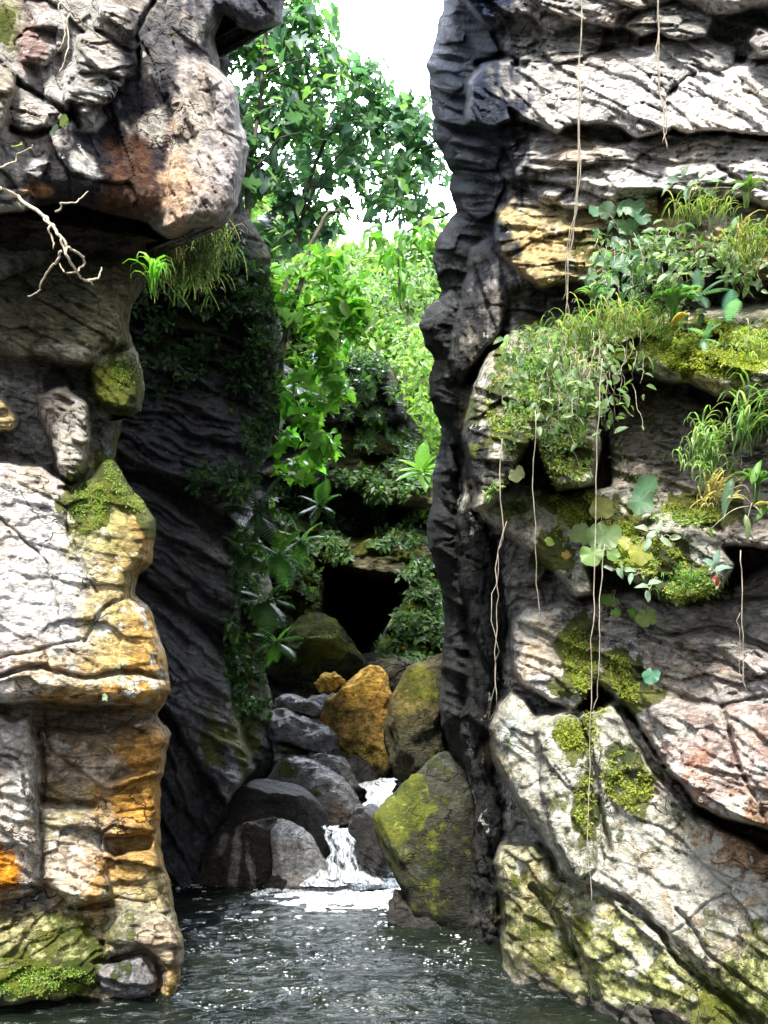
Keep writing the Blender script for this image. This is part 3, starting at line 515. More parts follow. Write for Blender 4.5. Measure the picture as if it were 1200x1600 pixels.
IW.block([(60, 720), (230, 760), (320, 830), (380, 900), (370, 1000), (300, 960), (220, 900), (60, 880)], 9.4, .35, -.2, 30, .3, (.11, .11, .125), ang=30, per=32, amp=.3, c=(260, 850))
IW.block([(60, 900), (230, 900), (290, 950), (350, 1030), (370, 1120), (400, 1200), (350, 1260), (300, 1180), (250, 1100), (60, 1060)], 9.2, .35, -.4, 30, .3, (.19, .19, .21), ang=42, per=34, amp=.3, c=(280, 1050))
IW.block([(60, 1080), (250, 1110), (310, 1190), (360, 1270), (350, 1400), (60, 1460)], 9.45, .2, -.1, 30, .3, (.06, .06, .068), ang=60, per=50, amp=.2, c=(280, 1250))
IW.texture(dict(ang=24, per=30, amp=.26, fs=30, famp=.16, asp=3., rough=.045)); IW.bcols[0] = (.07, .075, .08); IW.finish_edge()  # near-black base colour carries some of the wall's shade
IW.paint([(300, 1130, 50, 90, 20, .6, (.2, .2, .21)), (260, 980, 60, 60, 30, .5, (.17, .17, .19)), (330, 860, 40, 30, 0, .5, (.16, .15, .12)), (350, 780, 40, 30, 0, .5, (.14, .14, .11))])
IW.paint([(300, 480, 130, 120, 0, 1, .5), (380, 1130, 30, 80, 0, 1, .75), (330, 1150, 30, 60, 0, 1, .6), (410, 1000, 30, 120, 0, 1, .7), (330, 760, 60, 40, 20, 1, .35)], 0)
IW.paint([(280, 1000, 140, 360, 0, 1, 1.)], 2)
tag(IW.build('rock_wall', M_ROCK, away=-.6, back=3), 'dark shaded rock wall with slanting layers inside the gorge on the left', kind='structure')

SL = Relief([(280, 1420), (300, 1200), (380, 1080), (420, 1040), (520, 1020), (640, 1020), (740, 1060), (740, 1480), (560, 1460)], ax(280, 745, 2.6), ax(1010, 1440, 2.6),
            lambda U, V: 9.9 + (1400 - V) * .0105 - np.clip(1240 - V, 0, 999) * .0 + 0 * U, seed=8, edge=(20, .4))
SL.texture(dict(ang=28, per=40, amp=.3, fs=40, famp=.25, rough=.04)); SL.bcols[0] = (.05, .05, .052); SL.finish_edge()
SL.paint([(470, 1120, 60, 60, 0, 1, .5), (440, 1190, 30, 20, 0, 1, .9), (600, 1060, 90, 30, 0, 1, .4)], 0); SL.paint([(480, 1200, 200, 200, 0, 1, .8)], 2)
tag(SL.build('stream_bed', M_ROCK, back=1.), 'dark wet stepped stream bed climbing behind the boulders', kind='structure')

BW = Relief([(360, 640), (440, 560), (505, 610), (522, 560), (545, 540), (590, 548), (622, 580), (636, 640), (668, 690), (690, 740), (760, 760), (760, 1120), (360, 1120)], ax(360, 764, 2.8), ax(530, 1120, 2.8),
            lambda U, V: 17.5 + np.where((V > 885), 5.5, 0) + 0 * U, seed=10, edge=(16, .8))
bl = BW.block
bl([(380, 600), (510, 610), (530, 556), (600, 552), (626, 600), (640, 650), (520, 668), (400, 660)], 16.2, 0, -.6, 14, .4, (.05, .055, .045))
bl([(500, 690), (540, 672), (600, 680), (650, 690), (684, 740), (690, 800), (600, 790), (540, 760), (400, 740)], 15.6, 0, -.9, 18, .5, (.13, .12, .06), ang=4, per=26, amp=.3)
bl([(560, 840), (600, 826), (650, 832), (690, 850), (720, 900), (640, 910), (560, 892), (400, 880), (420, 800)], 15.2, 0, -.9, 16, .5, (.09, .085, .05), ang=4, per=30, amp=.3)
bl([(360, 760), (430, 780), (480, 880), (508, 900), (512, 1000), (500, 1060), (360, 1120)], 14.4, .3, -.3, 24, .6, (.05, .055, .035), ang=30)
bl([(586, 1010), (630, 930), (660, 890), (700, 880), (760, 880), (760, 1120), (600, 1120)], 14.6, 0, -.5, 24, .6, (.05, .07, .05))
BW.texture(dict(ang=8, per=34, amp=.35, fs=34, famp=.25, rough=.05)); BW.bcols[0] = (.025, .027, .03); BW.finish_edge()  # near-black base colour deepens the shade inside the cave
BW.paint([(560, 700, 60, 30, 10, 1, .6), (620, 720, 70, 40, 0, 1, .5), (600, 850, 90, 26, 0, 1, .55), (470, 860, 40, 100, 0, 1, .7), (660, 980, 60, 80, 0, 1, .8), (570, 580, 60, 30, 0, 1, .5)], 0)
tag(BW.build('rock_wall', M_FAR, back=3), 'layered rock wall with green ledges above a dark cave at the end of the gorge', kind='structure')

HS = Relief([(200, 1200), (200, 120), (330, 200), (400, 260), (450, 330), (520, 376), (600, 392), (680, 372), (760, 330), (980, 300), (980, 1200)], ax(200, 980, 7), ax(120, 1200, 7),
            lambda U, V: 27 - (V - 500) * .008 + 2.2 * fbm(U / 90, V / 90, 3, 3) + 0 * U, seed=12, edge=(60, 3))
HS.texture(dict(ang=10, per=80, amp=.8, fs=90, famp=.9, rough=.4)); HS.bcols[0] = (.07, .11, .045); HS.finish_edge()
tag(HS.build('hillside', M_FAR, back=8), 'sunlit green wooded hillside beyond the gorge', kind='structure')

# ------------------------------------------------------------------ boulders
def boulder(outline, D, T, label, colr, spots=(), moss=(), wet=0., lich=(), amp=.06, fac=.1, tilt=0., c=None, seed=0, cat='boulder', group=None, name='boulder', mat=None, pw=2.4, ang=30, n=130, m=64, back=1.0, nf=22, flat=(.74, .93)):
    O = spline(outline, n); c = np.mean(O, 0) if c is None else np.array(c, float)
    rho = np.r_[0, np.sin(np.linspace(0, math.pi / 2, m + 1))[1:]]
    rings = [(r, 1) for r in rho[1:]] + [(r, -1) for r in rho[::-1][1:-1]]
    U = np.array([c[0]] + [x for r, s_ in rings for x in c[0] + r * (O[:, 0] - c[0])] + [c[0]])
    V = np.array([c[1]] + [x for r, s_ in rings for x in c[1] + r * (O[:, 1] - c[1])] + [c[1]])
    rr = np.array([0.] + [r for r, s_ in rings for _ in range(n)] + [0.]); sg = np.array([1.] + [s_ for r, s_ in rings for _ in range(n)] + [-1.])
    dep = -T * (1 - rr ** pw) ** (1 / pw) * np.where(sg > 0, 1, back) * sg
    P = W(U, V, D); P[:, 1] += dep + tilt * (c[1] - V) / 100
    cen = W(c[0], c[1], D); nd = (P - cen); nd[:, 1] *= 1.; nd /= np.linalg.norm(nd, axis=1)[:, None] + 1e-6
    r_ = np.random.default_rng(seed + 100)
    for _ in range(nf):          # flat fracture faces
        dv = r_.normal(0, 1, 3) * (.65, 1.15, .65); dv[1] = -abs(dv[1]) if r_.random() < .75 else dv[1]; dv /= np.linalg.norm(dv)
        h = (P - cen) @ dv; d0 = h.max() * r_.uniform(*flat); ex = np.clip(h - d0, 0, None); P = P - (ex * .88)[:, None] * dv
    sc1 = 1.6 / max(T, .1)
    n1 = fbm3(P * sc1 * .45 + seed, 3, seed); q = P * sc1 * .8 + seed * 3.1 + .4 * n1[:, None]
    cellv = np.abs(fbm3(q, 3, seed + 2))
    t, s2 = rot(U, V, ang); str_ = strata(U + 40 * sg, V, ang, 30, 1., seed)
    P = P + nd * (amp * n1 * 1.6 - fac * (cellv * 1.1 - .25) - .12 * amp * str_ + .45 * amp * fbm3(P * sc1 * 3, 4, seed + 5))[:, None]
    Fq = []; Ft = []
    ri = lambda k: 1 + k * n + np.arange(n)
    a = ri(0); Ft.append(np.stack([np.zeros(n, int), np.roll(a, -1), a], 1))
    for k in range(len(rings) - 1):
        a, b = ri(k), ri(k + 1); Fq.append(np.stack([a, np.roll(a, -1), np.roll(b, -1), b], 1))
    a = ri(len(rings) - 1); Ft.append(np.stack([a, np.roll(a, -1), np.full(n, len(P) - 1)], 1))
    C = np.zeros((len(P), 3)) + colr; Mk = np.zeros((len(P), 3)); Mk[:, 2] = wet
    for q in spots:
        b = blob(U, V, *q[:5], s=seed) * q[5]; C = C * (1 - b[:, None]) + np.array(q[6]) * b[:, None]
    for ch, L in ((0, moss), (1, lich)):
        for q in L: Mk[:, ch] = np.maximum(Mk[:, ch], blob(U, V, *q[:5], s=seed) * q[5])
    o = mesh_obj(name, P, [np.vstack(Ft), np.vstack(Fq)], mat or M_ROCK, Col=C, Mask=Mk)
    # put the origin at the base
    off = np.array([P[:, 0].mean(), P[:, 1].mean(), P[:, 2].min()]); o.location = off
    co = np.empty(len(P) * 3, np.float32); o.data.vertices.foreach_get('co', co); co = co.reshape(-1, 3) - off; o.data.vertices.foreach_set('co', co.ravel())
    tag(o, label, cat, group); return o
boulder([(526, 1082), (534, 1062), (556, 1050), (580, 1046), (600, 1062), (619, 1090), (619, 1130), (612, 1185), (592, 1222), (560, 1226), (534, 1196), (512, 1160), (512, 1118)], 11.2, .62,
        'tall ochre yellow boulder catching light at the head of the stream', (.26, .16, .045), [(570, 1066, 56, 24, -5, 1, (.66, .4, .08)), (600, 1095, 26, 30, 40, .8, (.5, .28, .06)), (570, 1180, 60, 26, 0, .7, (.24, .2, .05)), (570, 1220, 60, 16, 0, .9, (.04, .04, .03)), (550, 1120, 40, 30, 30, .5, (.16, .11, .04))],  # lit top and dark foot are painted over the ochre
        [(560, 1150, 50, 50, 0, .35)], tilt=.12, seed=1, amp=.07, fac=.16)
boulder([(486, 1062), (500, 1056), (528, 1052), (536, 1066), (520, 1078), (512, 1090), (500, 1088), (494, 1074)], 11.4, .2, 'small flat ochre rock perched left of the tall yellow boulder', (.5, .3, .06), seed=2, amp=.03, fac=.09, pw=4, nf=40, flat=(.7, .95))
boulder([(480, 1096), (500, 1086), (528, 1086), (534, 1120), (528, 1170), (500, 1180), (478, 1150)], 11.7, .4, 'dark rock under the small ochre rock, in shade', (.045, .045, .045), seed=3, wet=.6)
boulder([(614, 1190), (611, 1140), (620, 1090), (636, 1052), (662, 1030), (700, 1024), (716, 1060), (714, 1180), (690, 1230), (640, 1262), (618, 1232)], 9.0, .55, 'tall leaning olive boulder wedged against the right cliff', (.045, .04, .018),
        [(640, 1070, 22, 50, 25, .8, (.12, .1, .03)), (660, 1180, 50, 60, 0, .7, (.06, .06, .04))], [(650, 1060, 40, 40, 0, .5)], seed=4, ang=70)
boulder([(572, 1318), (578, 1290), (600, 1258), (632, 1222), (664, 1194), (700, 1172), (740, 1180), (752, 1260), (750, 1400), (730, 1472), (690, 1452), (650, 1424), (622, 1396), (604, 1372), (582, 1350)], 7.5, .62, 'huge dark mossy boulder leaning over the pool beside the right cliff', (.045, .046, .032),
        [(610, 1262, 22, 60, 42, .9, (.3, .36, .06)), (590, 1310, 24, 34, 0, .6, (.17, .19, .06)), (710, 1370, 40, 90, 0, .7, (.014, .014, .011))], [(610, 1260, 40, 110, 42, .55), (640, 1320, 80, 110, 0, .42)], seed=5, wet=.2, ang=80, amp=.05, fac=.12)  # near-black base and dark spot hold the boulder's shade as colour
boulder([(610, 1418), (622, 1396), (660, 1410), (710, 1430), (724, 1470), (690, 1484), (620, 1462)], 7.35, .3, 'low dark rock at the waterline under the huge mossy boulder', (.03, .028, .026), seed=6, wet=.6)
boulder([(318, 1400), (320, 1330), (334, 1292), (356, 1280), (400, 1270), (432, 1276), (446, 1310), (436, 1360), (420, 1400), (370, 1420)], 9.35, .4, 'dark brown wet boulder at the pool edge with pale water streaks', (.045, .035, .025), [(375, 1340, 8, 50, 5, .8, (.3, .29, .28)), (400, 1345, 6, 40, -8, .7, (.3, .28, .27)), (350, 1310, 8, 20, 0, .6, (.25, .24, .24))], seed=7, wet=.9, ang=80)
boulder([(414, 1280), (430, 1272), (456, 1284), (490, 1306), (516, 1342), (546, 1392), (520, 1404), (450, 1400), (428, 1384), (430, 1340)], 9.2, .35, 'pale grey smooth slab sloping into the foam beside the waterfall', (.4, .39, .37), [(430, 1280, 24, 8, 20, .8, (.5, .5, .5)), (440, 1390, 40, 12, 0, .8, (.05, .05, .05))], seed=8, wet=.6, amp=.03, fac=.05, ang=45, lich=[(440, 1290, 30, 12, 20, .6)])
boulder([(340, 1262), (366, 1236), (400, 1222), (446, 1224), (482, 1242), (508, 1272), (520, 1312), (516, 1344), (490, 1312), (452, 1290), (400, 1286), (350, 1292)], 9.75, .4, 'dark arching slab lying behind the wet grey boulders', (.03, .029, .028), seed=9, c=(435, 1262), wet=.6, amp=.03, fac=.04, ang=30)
boulder([(392, 1190), (420, 1168), (456, 1172), (490, 1192), (530, 1216), (554, 1244), (556, 1272), (530, 1298), (500, 1290), (466, 1256), (404, 1232)], 10.3, .35, 'shiny wet grey slab with green moss patches above the waterfall', (.2, .2, .2), [(520, 1275, 30, 20, 0, .7, (.16, .11, .07))], [(445, 1196, 22, 10, 10, .9), (480, 1236, 20, 8, 0, .8)], seed=10, wet=1., amp=.05, fac=.08, tilt=.45, pw=4, nf=34)
boulder([(544, 1290), (556, 1266), (586, 1256), (612, 1268), (620, 1320), (612, 1380), (584, 1378), (562, 1350), (550, 1320)], 9.0, .32, 'dark wet rock on the right of the small waterfall', (.02, .02, .02), seed=11, wet=.8)
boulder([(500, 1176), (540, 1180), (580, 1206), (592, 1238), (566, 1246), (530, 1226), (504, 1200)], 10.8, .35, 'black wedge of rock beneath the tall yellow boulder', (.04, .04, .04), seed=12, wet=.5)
boulder([(406, 1392), (420, 1366), (440, 1356), (462, 1372), (472, 1392), (440, 1400)], 9.05, .16, 'small black rock breaking the water before the pale slab', (.035, .035, .035), seed=13, wet=.8, amp=.02, fac=.04)
SLAB = dict(wet=1., tilt=.5, group='wet slabs stepping down beside the stream', pw=5, nf=30, amp=.05, fac=.1, ang=25, flat=(.8, .96))
boulder([(430, 1096), (452, 1086), (486, 1092), (502, 1108), (498, 1122), (466, 1114), (434, 1108)], 11.4, .4, 'thin wet slab, highest of the stack left of the yellow boulder', (.16, .16, .165), seed=14, **SLAB)
boulder([(412, 1118), (440, 1106), (470, 1118), (516, 1136), (540, 1170), (544, 1192), (508, 1180), (460, 1164), (410, 1150)], 11.0, .4, 'cracked wet slab, middle of the stack left of the yellow boulder', (.18, .18, .185), seed=15, **SLAB)
boulder([(470, 1176), (500, 1172), (536, 1190), (572, 1232), (556, 1236), (520, 1214), (480, 1196)], 10.7, .4, 'narrow wet slab, lowest of the stack left of the yellow boulder', (.2, .2, .2), seed=16, **SLAB)
boulder([(404, 1050), (440, 1010), (466, 974), (500, 958), (536, 968), (560, 1000), (570, 1036), (540, 1060), (470, 1072), (420, 1080)], 13.2, .8, 'rounded moss covered boulder below the dark cave', (.06, .07, .035), [(500, 1000, 60, 30, 20, .6, (.17, .19, .1))], [(500, 1000, 70, 50, 0, .9)], seed=17, ang=40, mat=M_FAR, amp=.1, fac=.2)
boulder([(568, 1050), (590, 1036), (640, 1030), (660, 1060), (640, 1100), (600, 1100)], 12.6, .5, 'dark boulder glimpsed between the yellow boulder and the olive one', (.07, .07, .05), seed=18, mat=M_FAR)

# ------------------------------------------------------------------ white water
def ribbon(name, rows, label, cat, amp=.04, parent=None):
    """rows: (left px, right px, py, D)"""
    Rw = ospline([list(r) for r in rows], 10); n = 26; P = []
    for l, r, v, D in Rw:
        s_ = np.linspace(0, 1, n); u = l + (r - l) * s_; p = W(u, np.full(n, v), D); p[:, 1] -= .1 * np.sin(s_ * math.pi); P.append(p)
    P = np.array(P); m = len(P); P = P.reshape(-1, 3)
    nn = fbm3(P * (9, 9, 4), 4, 3); P[:, 1] -= amp * nn; P[:, 0] += .4 * amp * fbm3(P * 11, 3, 5); P[:, 2] += .3 * amp * fbm3(P * 12 + 4, 3, 6)
    B = P.copy(); B[:, 1] += .12; idx = np.arange(m * n).reshape(m, n)
    q = np.stack([idx[1:, :-1], idx[1:, 1:], idx[:-1, 1:], idx[:-1, :-1]], -1).reshape(-1, 4)
    o = mesh_obj(name, np.vstack([P, B]), np.vstack([q, q[:, ::-1] + m * n]), M_FOAM, parent); tag(o, label, cat); return o
def cascade(name, strands, label, seed=0):
    Vs, Qs, b = [], [], 0
    for k, rows in enumerate(strands):
        Rw = ospline([list(r) for r in rows], 12); n = 14; P = []
        for i, (l, r, v, D) in enumerate(Rw):
            s_ = np.linspace(0, 1, n); wob = 2.5 * math.sin(i * .5 + k * 2); p = W(l + wob + (r - l) * s_, np.full(n, v), D); p[:, 1] -= .05 * np.sin(s_ * math.pi); P.append(p)
        P = np.array(P); m = len(P); P = P.reshape(-1, 3)
        P[:, 1] -= .05 * fbm3(P * (22, 6, 5) + k * 9, 4, 3 + seed); P[:, 0] += .035 * fbm3(P * (8, 8, 14) + k, 3, 5); P[:, 2] += .02 * fbm3(P * 16 + 4 + k, 3, 6)
        B = P.copy(); B[:, 1] += .05; idx = np.arange(m * n).reshape(m, n) + b; q = np.stack([idx[1:, :-1], idx[1:, 1:], idx[:-1, 1:], idx[:-1, :-1]], -1).reshape(-1, 4)
        Vs += [P, B]; Qs += [q, q[:, ::-1] + m * n]; b += 2 * m * n
    o = mesh_obj(name, np.vstack(Vs), np.vstack(Qs), M_FOAM); return tag(o, label, 'waterfall')
cascade('waterfall', [[(508, 550, 1294, 9.6), (512, 556, 1310, 9.45), (522, 566, 1340, 9.2), (514, 586, 1376, 9.0)], [(514, 530, 1290, 9.55), (517, 534, 1300, 9.35), (526, 542, 1326, 9.15), (536, 548, 1352, 9.0), (534, 562, 1378, 8.85)], [(506, 512, 1290, 9.5), (509, 515, 1306, 9.3), (514, 523, 1336, 9.1), (508, 530, 1374, 8.9)],
                      [(536, 543, 1296, 9.45), (545, 551, 1312, 9.25), (553, 561, 1340, 9.05), (556, 576, 1378, 8.85)], [(550, 555, 1310, 9.35), (560, 565, 1326, 9.2), (567, 573, 1354, 9.0), (574, 596, 1380, 8.8)], [(490, 520, 1352, 9.1), (484, 530, 1366, 9.0), (470, 548, 1384, 8.85)]],
        'small broken white waterfall dropping between the pale slab and the dark wet rock')
cascade('waterfall', [[(558, 586, 1218, 10.8), (566, 594, 1230, 10.3), (574, 600, 1246, 10.1), (566, 596, 1262, 9.9)], [(590, 622, 1216, 10.7), (588, 616, 1228, 10.3), (580, 610, 1246, 10.0), (572, 600, 1264, 9.85)]], 'upper splash of white water under the olive boulder', 3)
# foam and glint flecks on the pool: many small lumps, nobody could count them
def lumps(pts, rad, hgt):
    k = 8; th = np.linspace(0, 2 * math.pi, k, endpoint=False); V_ = []; Fc = []
    for i, (p, r, h) in enumerate(zip(pts, rad, hgt)):
        b = len(V_); V_.append(p + (0, 0, h)); rr = r * (1 + .3 * rng.random(k))
        for a, q in zip(th, rr): V_.append(p + (math.cos(a) * q * .6 * 2.2, math.sin(a) * q * .6, h * .7))
        for a, q in zip(th, rr): V_.append(p + (math.cos(a) * q * 2.2, math.sin(a) * q, -.004))
        for j in range(k):
            j2 = (j + 1) % k; Fc += [(b, b + 1 + j, b + 1 + j2), (b + 1 + j, b + 1 + k + j, b + 1 + k + j2), (b + 1 + j, b + 1 + k + j2, b + 1 + j2)]
    return np.array(V_), np.array(Fc)
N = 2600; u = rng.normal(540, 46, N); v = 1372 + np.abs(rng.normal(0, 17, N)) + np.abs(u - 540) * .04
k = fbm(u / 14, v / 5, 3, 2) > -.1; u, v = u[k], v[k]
u2 = rng.normal(285, 18, 90); v2 = rng.normal(1376, 5, 90); u3 = rng.uniform(270, 740, 4200); v3 = 1376 + 200 * rng.random(4200) ** 1.6; k = (fbm(u3 / 46, v3 / 9, 3, 6) > .12 + (v3 - 1376) / 900.) & (rng.random(4200) < .8); u3, v3 = u3[k], v3[k]  # wide white scatter imitates sky glints on the ripples
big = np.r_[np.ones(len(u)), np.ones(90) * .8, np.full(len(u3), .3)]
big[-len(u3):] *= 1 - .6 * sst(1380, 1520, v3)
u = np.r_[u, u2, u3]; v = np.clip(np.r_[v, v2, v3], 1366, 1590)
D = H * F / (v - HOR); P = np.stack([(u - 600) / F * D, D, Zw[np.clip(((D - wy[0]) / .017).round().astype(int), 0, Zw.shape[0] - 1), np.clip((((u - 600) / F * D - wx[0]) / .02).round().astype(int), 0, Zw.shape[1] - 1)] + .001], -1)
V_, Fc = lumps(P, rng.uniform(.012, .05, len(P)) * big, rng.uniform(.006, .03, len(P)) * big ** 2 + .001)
tag(mesh_obj('foam', V_, Fc, M_FOAM), 'white foam at the foot of the waterfall, with white flecks imitating glints across the pool', kind='stuff')
#PART4
# ================================================================== VEGETATION
def leaf_lobed():
    """broad five lobed leaf with a folded midrib, stalk at the origin, tip towards +Y, about 1 long"""
    a = [(-.08, 0), (-.34, -.12), (-.5, .12), (-.36, .26), (-.56, .52), (-.26, .52), (-.24, .72), (0, 1.), (.24, .72), (.26, .52), (.56, .52), (.36, .26), (.5, .12), (.34, -.12), (.08, 0)]
    V_ = [(0, .34, .0)] + [(x, y, .10 * abs(x) * 2 - .25 * (y - .3) ** 2) for x, y in a]
    return np.array(V_, float), np.array([(0, i + 1, i + 2) for i in range(len(a) - 1)])
def leaf_oval(w_=.24, tipdrop=.25):
    ys = (0, .2, .5, .8, 1.); ws = (0, .8, 1., .6, 0); V_ = []
    for y, q in zip(ys, ws): V_ += [(-q * w_, y, .12 * q - tipdrop * y * y), (0, y, -tipdrop * y * y), (q * w_, y, .12 * q - tipdrop * y * y)]
    Fc = []
    for k in range(4): a = 3 * k; Fc += [(a, a + 1, a + 4), (a, a + 4, a + 3), (a + 1, a + 2, a + 5), (a + 1, a + 5, a + 4)]
    return np.array(V_, float), np.array(Fc)
def leaf_small():
    return np.array([(0, 0, 0), (-.26, .45, .05), (0, .5, -.04), (.26, .45, .05), (0, 1, -.1)], float), np.array([(0, 2, 1), (0, 3, 2), (1, 2, 4), (2, 3, 4)])
def leaf_heart(n=16):
    V_ = [(0, .3, 0.)]
    for k in range(n):
        t = 2 * math.pi * k / n; x = .5 * math.sin(t) ** 3 * 1.05; y = .42 - (.42 * math.cos(t) - .16 * math.cos(2 * t) - .06 * math.cos(3 * t)) * -1 * -1
        V_.append((x, 1 - (y + .12) if False else .45 - .5 * math.cos(t) * -1 * -1 + (.12 if abs(t) < .01 else 0), .08 * abs(x) - .2 * (y - .3) ** 2))
    return np.array(V_), np.array([(0, 1 + k, 1 + (k + 1) % n) for k in range(n)])
def leaf_round(n=22, seed=0):
    r_ = np.random.default_rng(seed); V_ = [(0, .38, -.05)]
    for k in range(n):
        t = -math.pi / 2 + 2 * math.pi * (k + .5) / n; r = .5 * (1 + .07 * math.cos(5 * t + seed) + .03 * r_.standard_normal())
        if k in (0, n - 1): r *= .62
        V_.append((r * math.cos(t), .45 + r * math.sin(t), .05 * math.cos(3 * t + seed)))
    return np.array(V_), np.array([(0, 1 + k, 1 + (k + 1) % n) for k in range(n)])
def blade(w_=.06, droop=.6, seg=7, fold=.3):
    V_ = []; y = z = 0.; a = R(75)
    for k in range(seg + 1):
        q = w_ * math.sin(math.pi * min(1, .18 + .82 * k / seg)) ** .8 if k < seg else .004
        V_ += [(-q, y, z + fold * q), (0, y, z), (q, y, z + fold * q)]; y += math.cos(a) / seg; z += math.sin(a) / seg; a -= droop * 2.4 / seg * (k + 1) / 2.2
    Fc = []
    for k in range(seg): b = 3 * k; Fc += [(b, b + 1, b + 4), (b, b + 4, b + 3), (b + 1, b + 2, b + 5), (b + 1, b + 5, b + 4)]
    return np.array(V_), np.array(Fc)
def frond(pairs=15, w_=.3, droop=.35):
    V_ = []; Fc = []
    yy = np.linspace(0, 1, pairs + 1); zf = lambda y: .25 * y - droop * y * y
    for k in range(pairs):
        b = len(V_); V_ += [(-.008, yy[k], zf(yy[k])), (.008, yy[k], zf(yy[k])), (0, yy[k + 1], zf(yy[k + 1]))]; Fc.append((b, b + 1, b + 2))
        L = w_ * math.sin(math.pi * (.16 + .84 * k / pairs)) ** .9 + .01; y0 = yy[k]; h = .42 / pairs
        for sgn in (-1, 1):
            b = len(V_); V_ += [(0, y0 - h, zf(y0)), (0, y0 + h, zf(y0)), (sgn * L * .6, y0 + h + L * .22, zf(y0) - .03), (sgn * L * .55, y0 - h * .9 + L * .2, zf(y0) - .03), (sgn * L, y0 + L * .45, zf(y0) - .09)]
            Fc += [(b, b + 3, b + 2), (b, b + 2, b + 1), (b + 3, b + 4, b + 2)]
    return np.array(V_), np.array(Fc)
T_LOB, T_OVAL, T_SM, T_LONG, T_BLADE, T_FROND = leaf_lobed(), leaf_oval(), leaf_small(), leaf_oval(.13, .4), blade(), frond()
T_RND = [leaf_round(seed=k) for k in range(4)]
def nrm(a): return a / (np.linalg.norm(a, axis=-1, keepdims=True) + 1e-9)
def frames(ydir, zdir):
    """rotation matrices whose columns are x, y, z; y along the leaf, z its upper side"""
    y = nrm(ydir); x = nrm(np.cross(y, zdir)); z = np.cross(x, y); return np.stack([x, y, z], -1)
def leaves(tmpl, pos, Rm, size, colr):
    V0, F0 = tmpl; N = len(pos); m = len(V0)
    V_ = np.einsum('nij,mj->nmi', Rm, V0) * np.asarray(size)[:, None, None] + pos[:, None, :]
    Fc = F0[None] + (np.arange(N) * m)[:, None, None]
    return V_.reshape(-1, 3), Fc.reshape(-1, F0.shape[1]), np.repeat(colr, m, 0)
def join(parts):
    Vs, Fs, Cs, b = [], [], [], 0
    for v, f, c in parts: Vs.append(v); Fs.append(f + b); Cs.append(c); b += len(v)
    return np.vstack(Vs), np.vstack(Fs), np.vstack(Cs)
def vcol(n, base, var=.25, alt=None, pa=.15):
    c = np.array(base)[None] * (1 + var * (rng.random((n, 1)) * 2 - 1)) * (1 + .12 * (rng.random((n, 3)) * 2 - 1))
    if alt is not None: k = rng.random(n) < pa; c[k] = np.array(alt) * (1 + .2 * (rng.random((k.sum(), 1)) - .5))
    return c
def tube(pts, rad, sides=6, wob=0.):
    P = ospline(np.asarray(pts, float), 6) if len(pts) > 2 else np.linspace(pts[0], pts[1], 8); n = len(P)
    if wob: P = P + wob * np.stack([fbm(np.arange(n) * .31 + 7 * j + P[0, 0] * 9, np.zeros(n) + j, 3, j) for j in range(3)], 1)
    r = np.interp(np.linspace(0, 1, n), np.linspace(0, 1, len(rad)), rad); T = nrm(np.gradient(P, axis=0))
    a = nrm(np.cross(T, (.31, .9, .2))); b = np.cross(T, a); th = np.arange(sides) * 2 * math.pi / sides
    V_ = (P[:, None] + r[:, None, None] * (np.cos(th)[None, :, None] * a[:, None] + np.sin(th)[None, :, None] * b[:, None])).reshape(-1, 3)
    idx = np.arange(n * sides).reshape(n, sides)
    q = np.stack([idx[:-1], np.roll(idx[:-1], -1, 1), np.roll(idx[1:], -1, 1), idx[1:]], -1).reshape(-1, 4)
    c0 = len(V_); V_ = np.vstack([V_, P[:1], P[-1:]])
    cap = np.array([(idx[0, (k + 1) % sides], idx[0, k], c0, c0) for k in range(sides)] + [(idx[-1, k], idx[-1, (k + 1) % sides], c0 + 1, c0 + 1) for k in range(sides)])
    tri = cap[:, :3]; return V_, q, tri, P
def tubes_obj(name, tl, mat, parent=None):
    Vs, Qs, Ts, b = [], [], [], 0
    for V_, q, t, _ in tl: Vs.append(V_); Qs.append(q + b); Ts.append(t + b); b += len(V_)
    return mesh_obj(name, np.vstack(Vs), [np.vstack(Qs), np.vstack(Ts)], mat, parent)
def px3(p): return W(np.array([p[0]]), np.array([p[1]]), np.array([p[2]]))[0]

